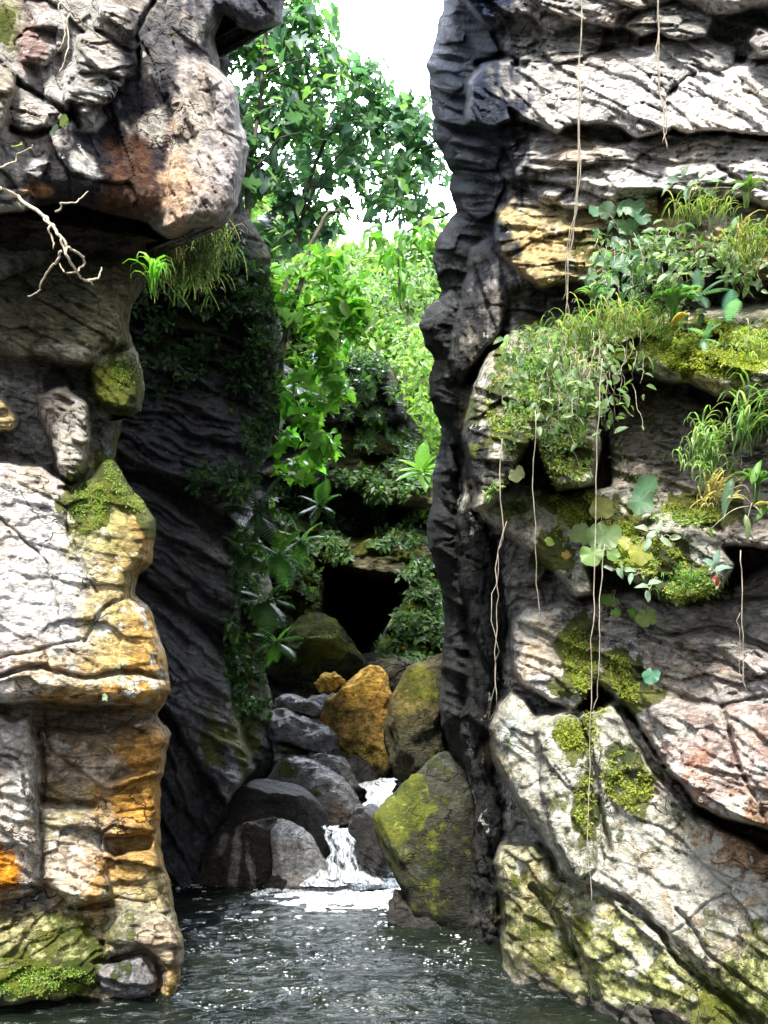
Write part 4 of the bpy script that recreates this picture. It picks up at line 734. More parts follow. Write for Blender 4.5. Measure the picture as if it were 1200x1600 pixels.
# ---- trees above the gorge: crowns given as clusters of leaves round branch ends
def tree(label, trunk, branches, clusters, tmpls, size, base_col, alt, n, group=None, tr=(.05, .02), cat='tree', mat=None, droop=.5, name='tree'):
    root = empty(name, px3(trunk[0])); tag(root, label, cat, group)
    tp = [px3(p) for p in trunk]; tubes_obj('trunk', [tube(tp, tr, 7, .05)], M_BARK, root)
    if branches: tubes_obj('branches', [tube([px3(p) for p in b], (tr[1] * .8, tr[1] * .25), 5, .05) for b in branches], M_BARK, root)
    Ps, Ss = [], []; tot = sum(c[3] * c[4] for c in clusters)
    for (cu, cv, cD, rx, ry, rD) in clusters:
        k = max(3, int(n * rx * ry / tot)); q = rng.standard_normal((k * 3, 3)); q = nrm(q) * (rng.random((k * 3, 1)) ** .45)
        u = cu + q[:, 0] * rx; v = cv + q[:, 2] * ry; D = cD + q[:, 1] * rD
        keep = fbm(u / 34 + cu, v / 26 + D, 3, 5) > -.12; u, v, D = u[keep][:k], v[keep][:k], D[keep][:k]
        Ps.append(W(u, v, D))
    P = np.vstack(Ps); N = len(P)
    yd = np.stack([rng.normal(0, .7, N), rng.normal(-.3, .6, N), rng.normal(-droop, .35, N)], 1); zd = np.stack([rng.normal(-.1, .45, N), rng.normal(-.55, .4, N), rng.normal(.8, .3, N)], 1)
    Rm = frames(yd, zd); parts = []; pick = rng.integers(0, len(tmpls), N)
    colr = vcol(N, base_col, .35, alt, .22); sz = rng.uniform(*size, N)
    for k, t in enumerate(tmpls):
        m = pick == k; parts.append(leaves(t, P[m], Rm[m], sz[m], colr[m]))
    V_, Fc, C = join(parts); mesh_obj('foliage', V_, Fc, mat or M_LEAF, root, Col=C, smooth=False); return root
BLUEG, MID, LIME, PALEG = (.085, .175, .14), (.07, .19, .04), (.17, .40, .05), (.16, .27, .08)  # the blue-green puts the canopy's hazy veil into the leaf colour
GT = 'trees leaning over the top of the gorge'
tree('tall tree with broad backlit leaves rising beside the left overhang', [(372, 470, 11.6), (384, 330, 12), (396, 220, 12.2), (410, 110, 12.4), (420, -40, 12.6)],
     [[(390, 270, 12), (440, 220, 11.8), (470, 205, 11.6)], [(408, 130, 12.4), (450, 100, 12), (500, 80, 12)], [(396, 210, 12.3), (360, 160, 12.6), (345, 120, 12.8)], [(412, 90, 12.4), (460, 60, 12.6), (520, 100, 12.6)]],
     [(380, 110, 13, 60, 90, .8), (430, 60, 12.8, 80, 70, .8), (440, 170, 12.6, 80, 70, .7), (400, 250, 12.5, 60, 70, .7), (500, 100, 12.8, 60, 60, .7), (470, 10, 13, 60, 40, .7), (350, 60, 13, 40, 60, .5)], [T_LOB, T_OVAL, T_SM], (.12, .32), BLUEG, (.17, .32, .13), 1500, GT)
tree('tree with arching boughs spreading right across the bright gap of sky', [(400, 620, 12.2), (440, 470, 12.6), (462, 380, 12.8), (482, 290, 13), (520, 180, 13.2)],
     [[(470, 340, 12.8), (520, 250, 12.9), (580, 210, 13), (650, 240, 13.2)], [(482, 290, 13), (540, 300, 13.2), (620, 330, 13.4)], [(500, 230, 13.1), (560, 150, 13.3), (600, 110, 13.4)], [(460, 390, 12.8), (420, 340, 12.5)]],
     [(560, 120, 13.6, 60, 40, .6), (610, 175, 13.6, 60, 40, .6), (560, 230, 14.5, 80, 50, .6), (640, 290, 14.5, 70, 50, .6), (500, 240, 14.5, 70, 60, .6), (620, 150, 13.6, 44, 30, .6), (670, 230, 13.6, 30, 50, .6), (520, 170, 13.4, 70, 60, .8), (590, 200, 13.6, 60, 50, .8), (640, 260, 13.6, 60, 60, .8), (560, 260, 13.4, 60, 40, .7), (460, 290, 13.2, 50, 60, .7), (600, 320, 13.6, 60, 26, .7), (655, 190, 13.6, 40, 40, .7), (500, 340, 13.4, 60, 50, .7), (430, 370, 13, 60, 60, .7), (650, 330, 13.8, 50, 20, .6)], [T_LOB, T_SM, T_OVAL], (.1, .3), BLUEG, (.17, .32, .14), 2200, GT)
tree('slim tree with bright lime green lobed leaves at the centre of the gorge', [(428, 720, 11), (440, 560, 11.2), (468, 440, 11.4), (500, 350, 11.6), (530, 330, 11.8)],
     [[(455, 490, 11.2), (500, 470, 11.1), (540, 470, 11)], [(445, 530, 11.2), (480, 560, 11), (520, 590, 11)], [(436, 600, 11.1), (470, 640, 10.9), (510, 690, 10.9)], [(470, 430, 11.4), (430, 430, 11.2)]],
     [(440, 440, 11.1, 34, 30, .4), (500, 420, 11.2, 60, 34, .5), (540, 440, 11.2, 34, 44, .4), (490, 480, 11.1, 60, 34, .5), (520, 500, 11, 44, 60, .4), (500, 560, 10.9, 40, 44, .4), (520, 610, 10.8, 34, 34, .4), (490, 640, 10.8, 44, 34, .4), (470, 700, 10.8, 40, 30, .4), (500, 690, 10.8, 36, 24, .4), (450, 610, 10.9, 30, 40, .4), (460, 740, 10.7, 30, 16, .3), (560, 480, 11, 16, 50, .3)], [T_LOB, T_LOB, T_OVAL], (.14, .26), (.13, .31, .05), (.26, .46, .09), 620, GT)
tree('hanging spray of palm shaped leaf clusters beside the right cliff', [(700, 330, 11.5), (660, 350, 11.3), (630, 370, 11.1), (622, 420, 11), (624, 480, 10.9)], [[(640, 360, 11.2), (600, 380, 11.1), (570, 400, 11)]],
     [(625, 385, 11, 34, 24, .3), (660, 360, 11.2, 34, 24, .3), (625, 440, 11, 24, 30, .3), (600, 370, 11.2, 30, 20, .3), (690, 350, 11.4, 20, 24, .3), (660, 400, 11.2, 24, 20, .3)], [T_OVAL], (.16, .24), (.12, .3, .05), (.25, .42, .1), 120, GT, (.02, .01))
tree('small tree with dark fine leaves against the pale hillside', [(632, 640, 20), (634, 560, 20), (638, 500, 20), (630, 430, 20)], [], [(640, 440, 20.5, 50, 60, 1.2), (600, 470, 20.5, 34, 50, 1), (560, 450, 19, 30, 40, 1), (650, 520, 20, 30, 40, 1)], [T_SM, T_OVAL], (.12, .24), (.13, .22, .09), (.25, .35, .15), 900, GT, (.05, .03))
tree('shaggy pale green tree at the end of the gorge beside the layered rock', [(650, 820, 18), (654, 700, 18.2), (660, 600, 18.4), (655, 560, 18.4)], [], [(645, 560, 18.6, 36, 60, 1), (660, 640, 18.2, 28, 50, 1), (672, 720, 17.6, 22, 50, .8), (675, 660, 17.6, 18, 40, .8), (660, 780, 17.2, 20, 40, .8)], [T_SM, T_OVAL], (.1, .22), (.2, .34, .09), (.34, .5, .1), 1100, GT, (.06, .03))

# ---- leaf litter of small plants that cover rock faces; nobody could count them
def cover(name, rel, regions, label, tm, size, colr, alt, mat=None, off=.06, thick=.25, thr=-.05, down=.2):
    parts = []
    for (cu, cv, rx, ry, ang, n) in regions:
        r = np.sqrt(rng.random(n * 2)); th = rng.random(n * 2) * 2 * math.pi; t, q = r * np.cos(th) * rx, r * np.sin(th) * ry; a = R(ang)
        u = cu + t * math.cos(a) - q * math.sin(a); v = cv + t * math.sin(a) + q * math.cos(a)
        k = fbm(u / 22, v / 22, 3, 9) > thr; u, v = u[k][:n], v[k][:n]
        i = np.clip(np.searchsorted(rel.us, u), 0, len(rel.us) - 1); j = np.clip(np.searchsorted(rel.vs, v), 0, len(rel.vs) - 1)
        ok = rel.sd[j, i] > 1; u, v, i, j = u[ok], v[ok], i[ok], j[ok]
        D = rel.D[j, i] - off * rng.random(len(u)) - thick * rng.random(len(u)) ** 2; N = len(u)
        if not N: continue
        P = W(u, v, D); yd = np.stack([rng.normal(0, .7, N), rng.normal(-.5, .4, N), rng.normal(-down, .6, N)], 1); zd = np.stack([rng.normal(-.1, .4, N), rng.normal(-.7, .4, N), rng.normal(.7, .4, N)], 1)
        parts.append(leaves(tm, P, frames(yd, zd), rng.uniform(*size, N), vcol(N, colr, .4, alt, .2)))
    V_, Fc, C = join(parts); return tag(mesh_obj(name, V_, Fc, mat or M_LEAF, Col=C, smooth=False), label, kind='stuff')
cover('hillside_foliage', HS, [(640, 500, 130, 200, 0, 5200), (480, 480, 140, 180, 0, 3600), (680, 700, 70, 200, 0, 1400), (420, 300, 90, 120, 0, 1600), (700, 380, 90, 60, 0, 900)], 'pale green woodland covering the hillside far behind the gorge', T_SM, (.18, .5), (.15, .27, .08), (.3, .42, .14), off=.3, thick=1.2, thr=-.5)
cover('undergrowth', IW, [(320, 480, 110, 110, 0, 2600), (400, 560, 50, 150, 0, 1700), (300, 420, 60, 60, 0, 600), (410, 700, 30, 70, 0, 500), (405, 860, 44, 120, 0, 1800), (395, 1020, 44, 120, 0, 1500), (350, 760, 60, 40, 20, 500), (250, 560, 60, 60, 0, 500)], 'dark small leaved undergrowth hanging over the shaded inner wall', T_SM, (.05, .12), (.035, .075, .03), (.09, .17, .05), thick=.5)
cover('undergrowth', BW, [(560, 580, 70, 60, 0, 2600), (600, 650, 60, 40, 0, 1400), (520, 830, 50, 50, 0, 700), (620, 690, 70, 40, 20, 1300), (560, 680, 60, 20, 0, 600), (620, 770, 70, 50, 0, 1400), (540, 760, 60, 40, 0, 1200), (480, 800, 60, 60, 0, 900), (620, 840, 60, 20, 0, 300), (460, 900, 40, 100, 0, 900), (660, 960, 50, 90, 0, 1500), (610, 1030, 40, 30, 0, 500), (490, 750, 60, 40, 0, 600)], 'green plants clinging to the ledges around the dark cave', T_SM, (.06, .17), (.06, .12, .045), (.14, .24, .07), thick=.7)

# ---- ferns inside the gorge
def fern(label, u, v, D, L, n, colr, group=None, down=.5, name='fern', tm=None, cat='fern', face=(0, -1, .2), spread=1., alt=None):
    root = empty(name, px3((u, v, D))); tag(root, label, cat, group); P0 = px3((u, v, D))
    for k in range(n):
        a = (k + .5) / n * 2 * math.pi + rng.normal(0, .2)
        yd = np.array([[math.cos(a) * spread, -.55 + .35 * rng.random(), math.sin(a) * .75 - down + .35]]); zd = np.array([[.1 * math.cos(a), -.4, 1.]])
        c = vcol(1, colr, .25, alt, .2)
        V_, Fc, C = leaves(tm or T_FROND, P0[None] + rng.normal(0, .01, (1, 3)), frames(yd, zd), [L * rng.uniform(.7, 1.1)], c)
        mesh_obj('frond' if tm is None else 'leaf', V_, Fc, M_LEAF, root, Col=C, smooth=False)
    return root
GF = 'ferns growing on the inner wall of the gorge'
DG, FG = (.03, .075, .02), (.07, .18, .03)
for (u, v, L, n, c, lab) in ((432, 1004, .5, 5, FG, 'bright fern spreading flat, lowest of the ferns on the inner wall'), (404, 800, .8, 7, DG, 'large drooping fern on the inner wall, topmost of the ferns'),
                             (436, 868, .7, 7, FG, 'fern with clear leaflets left of the layered rock'), (416, 940, .7, 8, DG, 'dark bushy fern halfway down the inner wall'),
                             (386, 870, .6, 6, DG, 'shaded fern at the left of the inner wall group'), (470, 845, .5, 6, FG, 'pale fern nearest the dark cave'), (500, 790, .5, 6, DG, 'small fern beneath the lime green leaves')):
    fern(lab, u, v, 9.6 if u < 460 else 12.5, L * (.6 if u < 460 else .8), n + 3, c, GF)
tag(fern('broad leaved shrub under the layered ledges of the back wall', 660, 740, 14, .5, 9, (.12, .26, .05), None, 0, 'shrub', T_OVAL, 'shrub'), None)

# ---- hanging roots
def root_vine(label, pts, rad=.006, group='thin roots hanging down the right cliff', extra=0, wob=.03, mat=None, name='hanging_root', cat='root'):
    P = [px3(p) for p in pts]; o_ = tubes_obj(name, [tube(P, (rad * .55, rad * .4), 5, wob * .6)] + [tube([q + rng.normal(0, .012, 3) for q in P[max(0, len(P) // 2 - 1):]], (rad * .42, rad * .25), 5, wob) for _ in range(extra)], mat or M_VINE)
    base = np.array(P[-1]); o_.data.transform(__import__('mathutils').Matrix.Translation(-base)); o_.location = base; return tag(o_, label, cat, group)
def rd(u, v, o=.06): return RC.at(u, v, 6) - o
def rpts(uv, o=.06):
    out = [(u, v, rd(u, v, o)) for u, v in uv]; D = [p[2] for p in out]
    for k in range(len(D) - 2, -1, -1): D[k] = min(D[k], D[k + 1] + .35)
    return [(p[0], p[1], d) for p, d in zip(out, D)]
root_vine('long straight root falling from the top edge to the mossy ledge, frayed at its end', [(912, -60, 4.9), (906, 120, 4.9), (900, 300, 4.9), (890, 400, 4.9), (884, 500, 4.9)], .007, extra=2)
root_vine('knotted root hanging against the top right rock', [(1026, -60, 4.8), (1028, 60, 4.8), (1030, 130, 4.8), (1038, 180, 4.8), (1040, 230, 4.8)], .01, extra=1)
root_vine('pair of twisted roots hanging in front of the black recess', [(782, 690, 4.95), (784, 820, 4.95), (778, 900, 4.95), (776, 1000, 4.95), (774, 1105, 4.95)], .006, extra=1, wob=.05)
root_vine('thin root dangling just right of the twisted pair', [(836, 640, 4.8), (835, 760, 4.8), (838, 880, 4.8), (844, 965, 4.8)], .005)
root_vine('longest root, running from the mossy ledge almost to the water', [(940, 560, 4.5), (934, 700, 4.5), (928, 850, 4.5), (926, 1000, 4.45), (922, 1150, 4.45), (920, 1280, 4.4), (922, 1420, 4.4)], .0055)
root_vine('root beside the longest one that ends at the grey band', [(944, 850, 4.5), (938, 950, 4.45), (934, 1040, 4.45), (930, 1110, 4.45)], .005)
root_vine('forked root lying on the pinkish rock at the right edge', [(1160, 860, 4.2), (1160, 960, 4.2), (1162, 1040, 4.2), (1166, 1090, 4.2)], .005, extra=1)
root_vine('slanting creeper stem between the mossy ledges', [(905, 560, 4.75), (885, 600, 4.75), (880, 640, 4.8), (895, 690, 4.8), (905, 735, 4.8)], .004)

# ---- bare branches at the left edge
def branch(label, lines, rad, D):
    P0 = px3((*lines[0][0], D)); o_ = tubes_obj('bare_branch', [tube([px3((u, v, D - .0 + .15 * math.sin(u * .05))) for u, v in L], (rad * f, rad * f * .45), 6, .02) for L, f in zip(lines, [1] + [.6] * 20)], M_TWIG)
    o_.data.transform(__import__('mathutils').Matrix.Translation(-P0)); o_.location = P0; return tag(o_, label, 'branch', 'bare branches at the left edge')
branch('forked bare branch drooping in front of the shadow under the overhang', [[(-30, 275), (0, 294), (30, 312), (60, 332), (80, 352), (98, 376), (104, 394), (112, 416), (128, 436), (146, 442)], [(100, 396), (86, 408), (70, 428), (60, 452), (46, 461)], [(112, 390), (126, 400), (130, 412), (118, 424), (100, 422), (92, 414)],
        [(80, 352), (80, 370), (82, 386)], [(140, 440), (152, 432), (158, 416)], [(60, 332), (72, 346), (84, 352)], [(28, 312), (34, 328)], [(100, 376), (100, 396), (116, 420)]], .012, 4.7)
branch('twiggy branch hanging from the top edge on the left', [[(84, -40), (92, 0), (110, 20), (130, 36), (154, 58)], [(90, -5), (98, 30), (98, 60), (90, 78)], [(104, -20), (108, 10), (122, 28)], [(110, 20), (106, 60), (100, 90), (92, 116)]], .008, 4.9)
branch('short thin twig across the brown stained rock', [[(86, 332), (100, 320), (118, 314), (136, 298)]], .006, 5.0)
branch('small twig reaching in from the left edge', [[(-20, 272), (0, 262), (24, 250), (44, 232), (50, 226)]], .006, 4.8)

# ---- plants on the left
def tuft(name, label, u, v, D, n, L, w_, colr, alt=None, down=.2, spreadx=1., droop=.6, group=None, cat='plant', spread_px=(0, 0), mat=None, part='leaves', root_=None):
    P0 = px3((u, v, D)); tm = blade(w_ / max(L, .01), droop); N = n
    a = rng.random(N) * 2 * math.pi; pos = P0 + np.stack([rng.normal(0, 1, N) * spread_px[0], rng.normal(0, .02, N), rng.normal(0, 1, N) * spread_px[1]], 1) * (1, 1, 1)
    yd = np.stack([np.cos(a) * spreadx, -.35 - .5 * rng.random(N), np.sin(a) * .3 + .25 - down], 1); zd = np.stack([rng.normal(0, .15, N), -.25 + 0 * a, 1 + 0 * a], 1)
    V_, Fc, C = leaves(tm, pos, frames(yd, zd), L * rng.uniform(.55, 1.1, N), vcol(N, colr, .3, alt, .2))
    o_ = mesh_obj(name, V_ - P0, Fc, mat or M_LEAF, Col=C, smooth=False); o_.location = P0; return tag(o_, label, cat, group)
ul = lambda u, v, o=.05: LC.at(u, v, 5) - o
tuft('grass_tuft', 'shaggy grass cushion hanging below the left overhang', 292, 410, 7.2, 700, .42, .006, (.1, .15, .06), (.3, .26, .15), .55, .8, .8, spread_px=(.17, .16), cat='grass')
tuft('grass_tuft', 'brownish grass tuft directly under the overhang lip', 240, 405, 6.6, 260, .26, .006, (.14, .13, .08), (.28, .25, .16), .5, .9, .8, spread_px=(.1, .08), cat='grass')
tuft('strap_fern', 'bright green strap leaved fern drooping over the dark recess', 238, 458, 5.5, 22, .34, .012, (.13, .34, .04), (.3, .45, .2), .1, 1.3, .9, cat='fern')
def leafplant(name, label, items, colr, cat='plant', group=None, tm=None, mat=None, stem_to=None, D_=None, off=.1, alt=None, part='leaf', look=(-.25, -.8, .55)):
    """items: (u, v, size px, tip angle deg in the picture)"""
    P = [px3((u, v, (D_ or rd(u, v, off)) if name else 0)) for u, v, *_ in items]; base = px3((*stem_to, P[0][1] + .06)) if stem_to else P[0] + (0, .05, -.02)
    root = empty(name, base); tag(root, label, cat, group)
    for k, (p, it) in enumerate(zip(P, items)):
        s_ = it[2] / F * p[1] * (.85 if isinstance(tm, list) else 1); a = R(it[3]); yd = np.array([[math.cos(a), -.15, math.sin(a)]]); zd = np.array([look]) + rng.normal(0, .18, (1, 3)); t = tm[k % len(tm)] if isinstance(tm, list) else tm
        c = np.array([it[4]]) if len(it) > 4 else vcol(1, colr, .2, alt, .2)
        Rm = frames(yd, zd); p0 = p - Rm[0] @ np.array([0, .42, 0]) * s_
        V_, Fc, C = leaves(t, p0[None], Rm, [s_], c); C = C * rng.uniform(.72, 1.15, (len(C), 1)); C[0] *= 1.25; V_ = V_ + Rm[0][:, 2] * rng.normal(0, .045, (len(V_), 1)) * s_; mesh_obj(part, V_, Fc, mat or M_LEAF, root, Col=C, smooth=False)
        if stem_to: tubes_obj('stem', [tube([base, (base + p0) / 2 + (0, -.03, .02), p0 + Rm[0] @ np.array([0, .3, -.03]) * s_], (.0035, .002), 4)], M_VINE, root)
    return root
leafplant('broad_leaf_plant', 'two rounded leaves in the crack of the pale blocks at the upper left', [(84, 204, 24, 60, (.09, .14, .1)), (100, 190, 22, 100, (.17, .24, .06)), (28, 226, 24, 200, (.2, .24, .08))], (.1, .15, .08), tm=T_RND, D_=4.95, cat='plant')
leafplant('broad_leaf_plant', 'tiny pale round leaves on the orange rock lip at the left', [(164, 1090, 15, 90, (.35, .42, .28)), (186, 1060, 14, 60, (.33, .4, .2)), (186, 1042, 10, 90, (.3, .38, .2))], (.3, .4, .2), tm=T_RND, D_=4.85, cat='plant')

# ---- round leaved plants (right cliff)
GR = 'round leaved plants on the mossy right cliff'
RG, RY, RB = (.2, .32, .09), (.38, .38, .09), (.12, .24, .14)
leafplant('round_leaf_plant', 'cluster of five big overlapping round leaves, one browning at its edge', [(944, 836, 62, 250, (.2, .31, .11)), (912, 832, 50, 230, (.24, .3, .12)), (940, 797, 44, 90, (.42, .4, .14)), (924, 866, 44, 270, (.2, .33, .09)), (958, 866, 26, 300, RG)], RG, group=GR, tm=T_RND, stem_to=(936, 860))
leafplant('round_leaf_plant', 'pair of blue green round leaves with a red stalk on the grey rock', [(1008, 764, 50, 70, RB), (1002, 784, 46, 280, (.12, .23, .13))], RB, group=GR, tm=T_RND, stem_to=(1030, 780))
leafplant('round_leaf_plant', 'yellowing scalloped leaves just right of the big overlapping cluster', [(1000, 862, 48, 290, RY), (978, 848, 30, 200, RY)], RY, group=GR, tm=T_RND, stem_to=(1010, 850))
leafplant('round_leaf_plant', 'single folded round leaf hanging beside the longest root', [(953, 938, 36, 200, (.22, .33, .12)), (962, 956, 20, 300, RG)], RG, group=GR, tm=T_RND, stem_to=(955, 925))
leafplant('round_leaf_plant', 'yellow green round leaf over the dark crack of the banded rock', [(1010, 964, 38, 270, (.3, .38, .1)), (990, 958, 24, 180, RG)], RG, group=GR, tm=T_RND, stem_to=(1000, 950))
leafplant('round_leaf_plant', 'lone teal round leaf, lowest on the right cliff', [(1018, 1055, 32, 250, (.1, .32, .2))], RB, group=GR, tm=T_RND)
leafplant('round_leaf_plant', 'small pale round leaf near the left corner of the mossy ledge', [(807, 740, 30, 290, (.4, .42, .2))], RG, group=GR, tm=T_RND)
leafplant('round_leaf_plant', 'tiny bright leaf beside a withered brown one under the ledge', [(859, 846, 20, 180, (.3, .42, .08)), (884, 866, 18, 300, (.42, .26, .08))], RG, group=GR, tm=T_RND)
# pale creepers
leafplant('creeper', 'whitish leaved creeper between the round leaves and the grass clump', [(1005, 826, 26, 160), (1018, 836, 26, 40), (1030, 824, 22, 80), (1040, 846, 26, 330), (1054, 840, 20, 10), (1012, 850, 22, 240)], (.42, .52, .42), tm=T_OVAL, stem_to=(1030, 846), cat='creeper')
leafplant('creeper', 'pale leafy runner below the yellow mossy patch', [(952, 888, 18, 150), (968, 894, 20, 300), (982, 890, 20, 0), (1006, 916, 24, 170), (1022, 910, 24, 20), (1012, 930, 20, 280), (986, 902, 18, 250)], (.36, .46, .36), tm=T_OVAL, stem_to=(1030, 905), cat='creeper')
leafplant('flowering_plant', 'small plant with one red flower and pale blue green leaves', [(1112, 882, 30, 140, (.3, .46, .4)), (1128, 888, 30, 20, (.3, .46, .4)), (1120, 872, 24, 90, (.3, .46, .4)), (1121, 908, 14, 260, (.7, .03, .03)), (1118, 902, 10, 200, (.6, .03, .03))], (.3, .45, .4), tm=T_OVAL, stem_to=(1110, 905), cat='plant')
leafplant('creeper', 'grey green sprig left of the hanging roots on the mossy corner', [(846, 652, 24, 140), (862, 648, 26, 60), (850, 668, 28, 220), (872, 664, 24, 10), (866, 682, 24, 300), (840, 640, 20, 100)], (.22, .28, .2), tm=T_LONG, stem_to=(856, 672), cat='creeper')
leafplant('creeper', 'pale blue green creeper climbing the white rock at the upper right', [(1052, 282, 24, 170), (1070, 268, 26, 80), (1084, 286, 28, 20), (1074, 300, 24, 260), (1098, 270, 24, 60), (1108, 300, 26, 330), (1118, 282, 22, 10), (1044, 292, 22, 220), (1154, 290, 30, 40)], (.26, .36, .28), tm=T_OVAL, stem_to=(1080, 310), cat='creeper')
# heart leaved climber
it = [(950, 330, 34, 110), (972, 326, 36, 70), (990, 322, 40, 250), (1002, 336, 40, 300), (960, 348, 34, 220), (980, 352, 40, 280), (946, 366, 30, 170), (992, 366, 30, 320), (966, 378, 30, 250), (934, 404, 32, 200), (946, 400, 36, 270), (968, 408, 36, 280), (1000, 380, 26, 20),
      (926, 420, 30, 240), (952, 432, 34, 260), (944, 452, 36, 270), (918, 434, 26, 170), (980, 420, 26, 300), (930, 330, 26, 160)]
leafplant('climbing_plant', 'climber with large blue green heart shaped leaves beside the yellow rock', it, (.14, .27, .17), tm=[T_RND[1], T_OVAL, T_RND[3]], stem_to=(985, 400), cat='climber', alt=(.24, .38, .26))
# tangle of creepers under it
def tangle(label, cu, cv, rx, ry, n, nl, D0, colr, name='creeper_tangle'):
    P0 = px3((cu, cv, D0)); root = empty(name, P0); tag(root, label, 'creeper'); tl = []; tips = []
    for k in range(n):
        u, v = cu + rng.uniform(-1, 1) * rx, cv - ry * rng.uniform(.3, 1); pts = [(u, v, D0 + .1 * rng.random())]
        for j in range(4): u += rng.normal(0, rx * .13); v += ry * rng.uniform(.2, .5); pts.append((u, v, D0 + .1 * rng.normal()))
        t = tube([px3(p) for p in pts], (.0022, .0012), 4, .03); tl.append(t); tips += list(t[3][::3])
    tubes_obj('stem', tl, M_VINE, root); P = np.array(tips); P = P[rng.integers(0, len(P), nl)] + rng.normal(0, .03, (nl, 3)); N = nl
    yd = rng.normal(0, 1, (N, 3)) * (1, .5, .8) + (0, -.3, -.3); zd = rng.normal(0, .4, (N, 3)) + (-.1, -.7, .7)
    V_, Fc, C = leaves(T_OVAL, P, frames(yd, zd), rng.uniform(.035, .085, N), vcol(N, colr, .35, (.3, .42, .24), .25)); mesh_obj('foliage', V_, Fc, M_LEAF, root, Col=C, smooth=False); return root
tangle('dark tangle of stems and small leaves filling the hollow above the mossy ledge', 1010, 430, 80, 66, 26, 330, 4.95, (.1, .19, .09))
tangle('leafy creeper draped over the pale rock beneath the upper rosette', 1100, 400, 80, 50, 18, 240, 4.7, (.14, .22, .09))
tangle('fringe of thin trailing stems over the front of the mossy ledge', 930, 590, 70, 80, 34, 220, 4.7, (.14, .22, .08))
tangle('sparse creeper hanging at the outer corner of the mossy ledge', 850, 570, 50, 60, 16, 160, 4.95, (.12, .2, .08))
# rosettes, grasses, ferns
def rosette(label, u, v, D, L, w_, n, colr, dry=0, name='bromeliad', up=.5, group='rosette plants on the right cliff'):
    P0 = px3((u, v, D)); root = empty(name, P0); tag(root, label, 'bromeliad', group)
    for k in range(n):
        a = 2 * math.pi * (k + .3 * rng.random()) / n; yd = np.array([[math.cos(a), -.3 + .3 * math.sin(a * 2), up + .5 * rng.random() + .2 * math.sin(a)]]); tm = blade(w_ / L, .55, 8, .5)
        V_, Fc, C = leaves(tm, P0[None], frames(np.array([[math.cos(a), .6 * math.sin(a) - .35, .05 + up * .3]]), np.array([[0, -.15, 1.]])), [L * rng.uniform(.75, 1.1)], vcol(1, colr, .25)); mesh_obj('leaf', V_, Fc, M_GLOSS, root, Col=C, smooth=False)
    for k in range(dry):
        V_, Fc, C = leaves(blade(w_ / L, .2, 6, .3), P0[None], frames(np.array([[rng.normal(0, .25), -.2, -1.]]), np.array([[0, -1, -.1]])), [L * rng.uniform(.8, 1.1)], vcol(1, (.55, .42, .24), .1)); mesh_obj('dry_leaf', V_, Fc, M_LEAF, root, Col=C, smooth=False)
    return root
rosette('green rosette with withered tan leaves hanging beneath it', 1052, 506, 4.72, .24, .022, 16, (.14, .3, .07), 4)
rosette('small star shaped rosette on top of the upper right rock', 1166, 326, 4.85, .2, .018, 14, (.14, .24, .06), 0, up=.7)
rosette('rosette with stiff pale blades at the left end of the mossy ledge', 926, 490, 4.85, .2, .014, 12, (.2, .34, .14), 0)
rosette('glossy rosette with one yellow leaf near the right edge', 1180, 790, 4.25, .24, .018, 12, (.12, .26, .06), 3)
fern('blue green fern frond standing up on the mossy ledge', 1140, 500, 4.62, .22, 2, (.2, .42, .34), None, -.5, spread=.2)
fern('feathery grey green fern in the middle of the mossy ledge', 1092, 462, 4.75, .16, 6, (.2, .38, .3), None, .0)
fern('little fern sprouting from the moss under the rosette', 1100, 528, 4.55, .12, 5, (.22, .42, .3), None, .3)
GG = 'grass tufts on the right cliff'
for (u, v, D, n, L, c, al, sp, lab) in ((975, 515, 4.8, 170, .22, (.18, .28, .09), (.42, .36, .2), (.12, .03), 'wispy grass tuft hanging between the two rosettes'), (905, 540, 4.85, 130, .2, (.17, .26, .1), (.36, .34, .16), (.1, .04), 'grass tuft at the left end of the mossy ledge'),
        (1090, 345, 4.85, 90, .2, (.2, .26, .1), (.45, .38, .22), (.1, .03), 'dry looking grass between the climber and the upper rosette'), (1180, 400, 4.6, 120, .22, (.2, .26, .07), (.45, .38, .2), (.08, .04), 'straw coloured grass at the right edge below the upper rosette'),
        (1185, 560, 4.4, 60, .2, (.28, .36, .14), (.5, .5, .3), (.04, .05), 'pale grass by the white lichen at the right edge'), (1080, 915, 4.45, 90, .12, (.13, .26, .07), (.2, .3, .1), (.07, .03), 'low bright grass below the red flower'),
        (845, 590, 4.95, 110, .16, (.16, .25, .12), (.3, .34, .18), (.045, .03), 'short grass on the rounded outer corner of the ledge')):
    tuft('grass_tuft', lab, u, v, D, n, L, .0035, c, al, .35, 1., .75, GG, 'grass', sp)
tuft('grass_clump', 'big clump of bright strap leaves overhanging the grey rock at the right edge', 1105, 715, 4.45, 190, .19, .005, (.22, .33, .13), (.42, .5, .3), .35, 1., .9, None, 'plant', (.05, .07))
tuft('grass_clump', 'fan of long arching blades at the far right above the bright clump', 1165, 690, 4.3, 60, .36, .006, (.15, .26, .1), (.4, .46, .24), .05, 1.2, .8, None, 'plant', (.05, .06))
tuft('dead_leaves', 'bundle of straw coloured dead leaves hanging under the bright clump', 1108, 780, 4.5, 60, .2, .005, (.5, .42, .26), (.4, .32, .16), .95, .25, .3, None, 'dead leaves', (.04, .03))
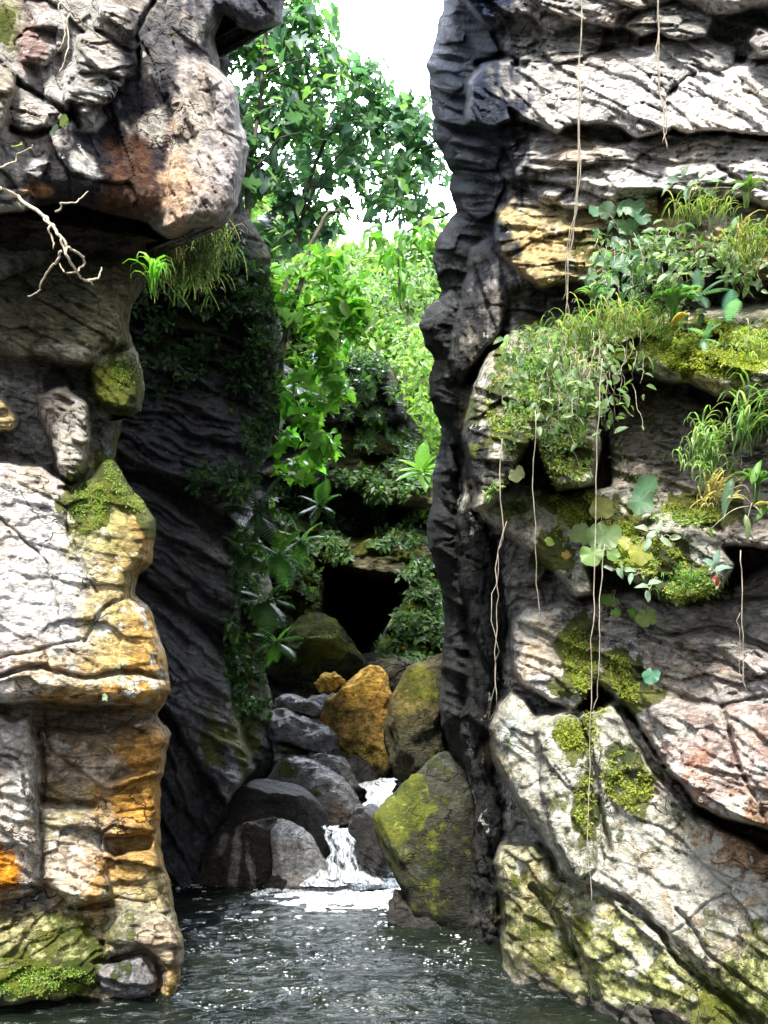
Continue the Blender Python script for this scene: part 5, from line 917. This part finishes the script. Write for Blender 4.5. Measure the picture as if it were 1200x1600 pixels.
leafplant('broad_leaf_plant', 'upright pointed leaves and one drooping pale leaf at the right edge', [(1180, 740, 46, 80, (.16, .36, .06)), (1168, 820, 40, 280, (.34, .42, .26)), (1138, 770, 60, 250, (.18, .3, .2)), (1192, 800, 44, 60, (.14, .3, .05)), (1150, 774, 34, 10, (.5, .44, .16)), (1110, 830, 20, 300, (.25, .42, .08))], (.2, .4, .1), tm=T_LONG, D_=4.15, stem_to=(1176, 790))
cover('ledge_plants', RC, [(900, 530, 110, 40, -8, 900), (830, 620, 70, 90, 20, 1300), (900, 640, 40, 70, 0, 600), (800, 780, 50, 30, 20, 350), (1000, 700, 50, 60, 0, 160), (1090, 520, 100, 30, 5, 300), (1050, 380, 120, 26, 0, 420), (890, 700, 40, 60, 0, 200), (1060, 800, 60, 20, 10, 160), (1010, 880, 90, 30, 20, 260), (1085, 920, 50, 26, 0, 240), (990, 470, 90, 40, 0, 420)],
      'tiny creeping leaves and moss shoots scattered over the ledges of the right cliff', T_SM, (.015, .045), (.16, .24, .07), (.34, .42, .2), off=.02, thick=.05, thr=.0)

cover('moss', RC, [(1110, 545, 100, 46, 8, 5200), (850, 560, 60, 40, -30, 900), (950, 560, 60, 20, 0, 600), (880, 720, 40, 40, 0, 500), (920, 1120, 30, 60, 0, 500), (980, 1220, 36, 50, -30, 800), (915, 1260, 16, 50, 0, 400), (1010, 545, 60, 24, 0, 900), (900, 790, 44, 26, 15, 900), (1000, 860, 80, 34, 25, 2200), (885, 815, 30, 30, 0, 500), (1080, 925, 44, 20, 0, 700), (905, 1030, 22, 50, -10, 900), (975, 1060, 20, 40, -20, 800), (888, 1145, 22, 26, 0, 700), (800, 620, 40, 60, 20, 900), (1080, 800, 50, 16, 8, 600)],
      'soft yellow green moss cushions on the ledges of the right cliff', T_SM, (.01, .026), (.3, .34, .05), (.4, .4, .1), off=.008, thick=.02, thr=-.25, down=-.2)
cover('moss', LC, [(140, 790, 30, 40, 20, 700), (195, 760, 18, 50, -35, 700), (70, 1535, 80, 26, 0, 1400), (200, 580, 26, 30, 0, 500)],
      'green moss on the shoulder and foot of the left cliff', T_SM, (.008, .022), (.2, .3, .05), (.3, .36, .08), off=.008, thick=.015, thr=-.25, down=-.2)
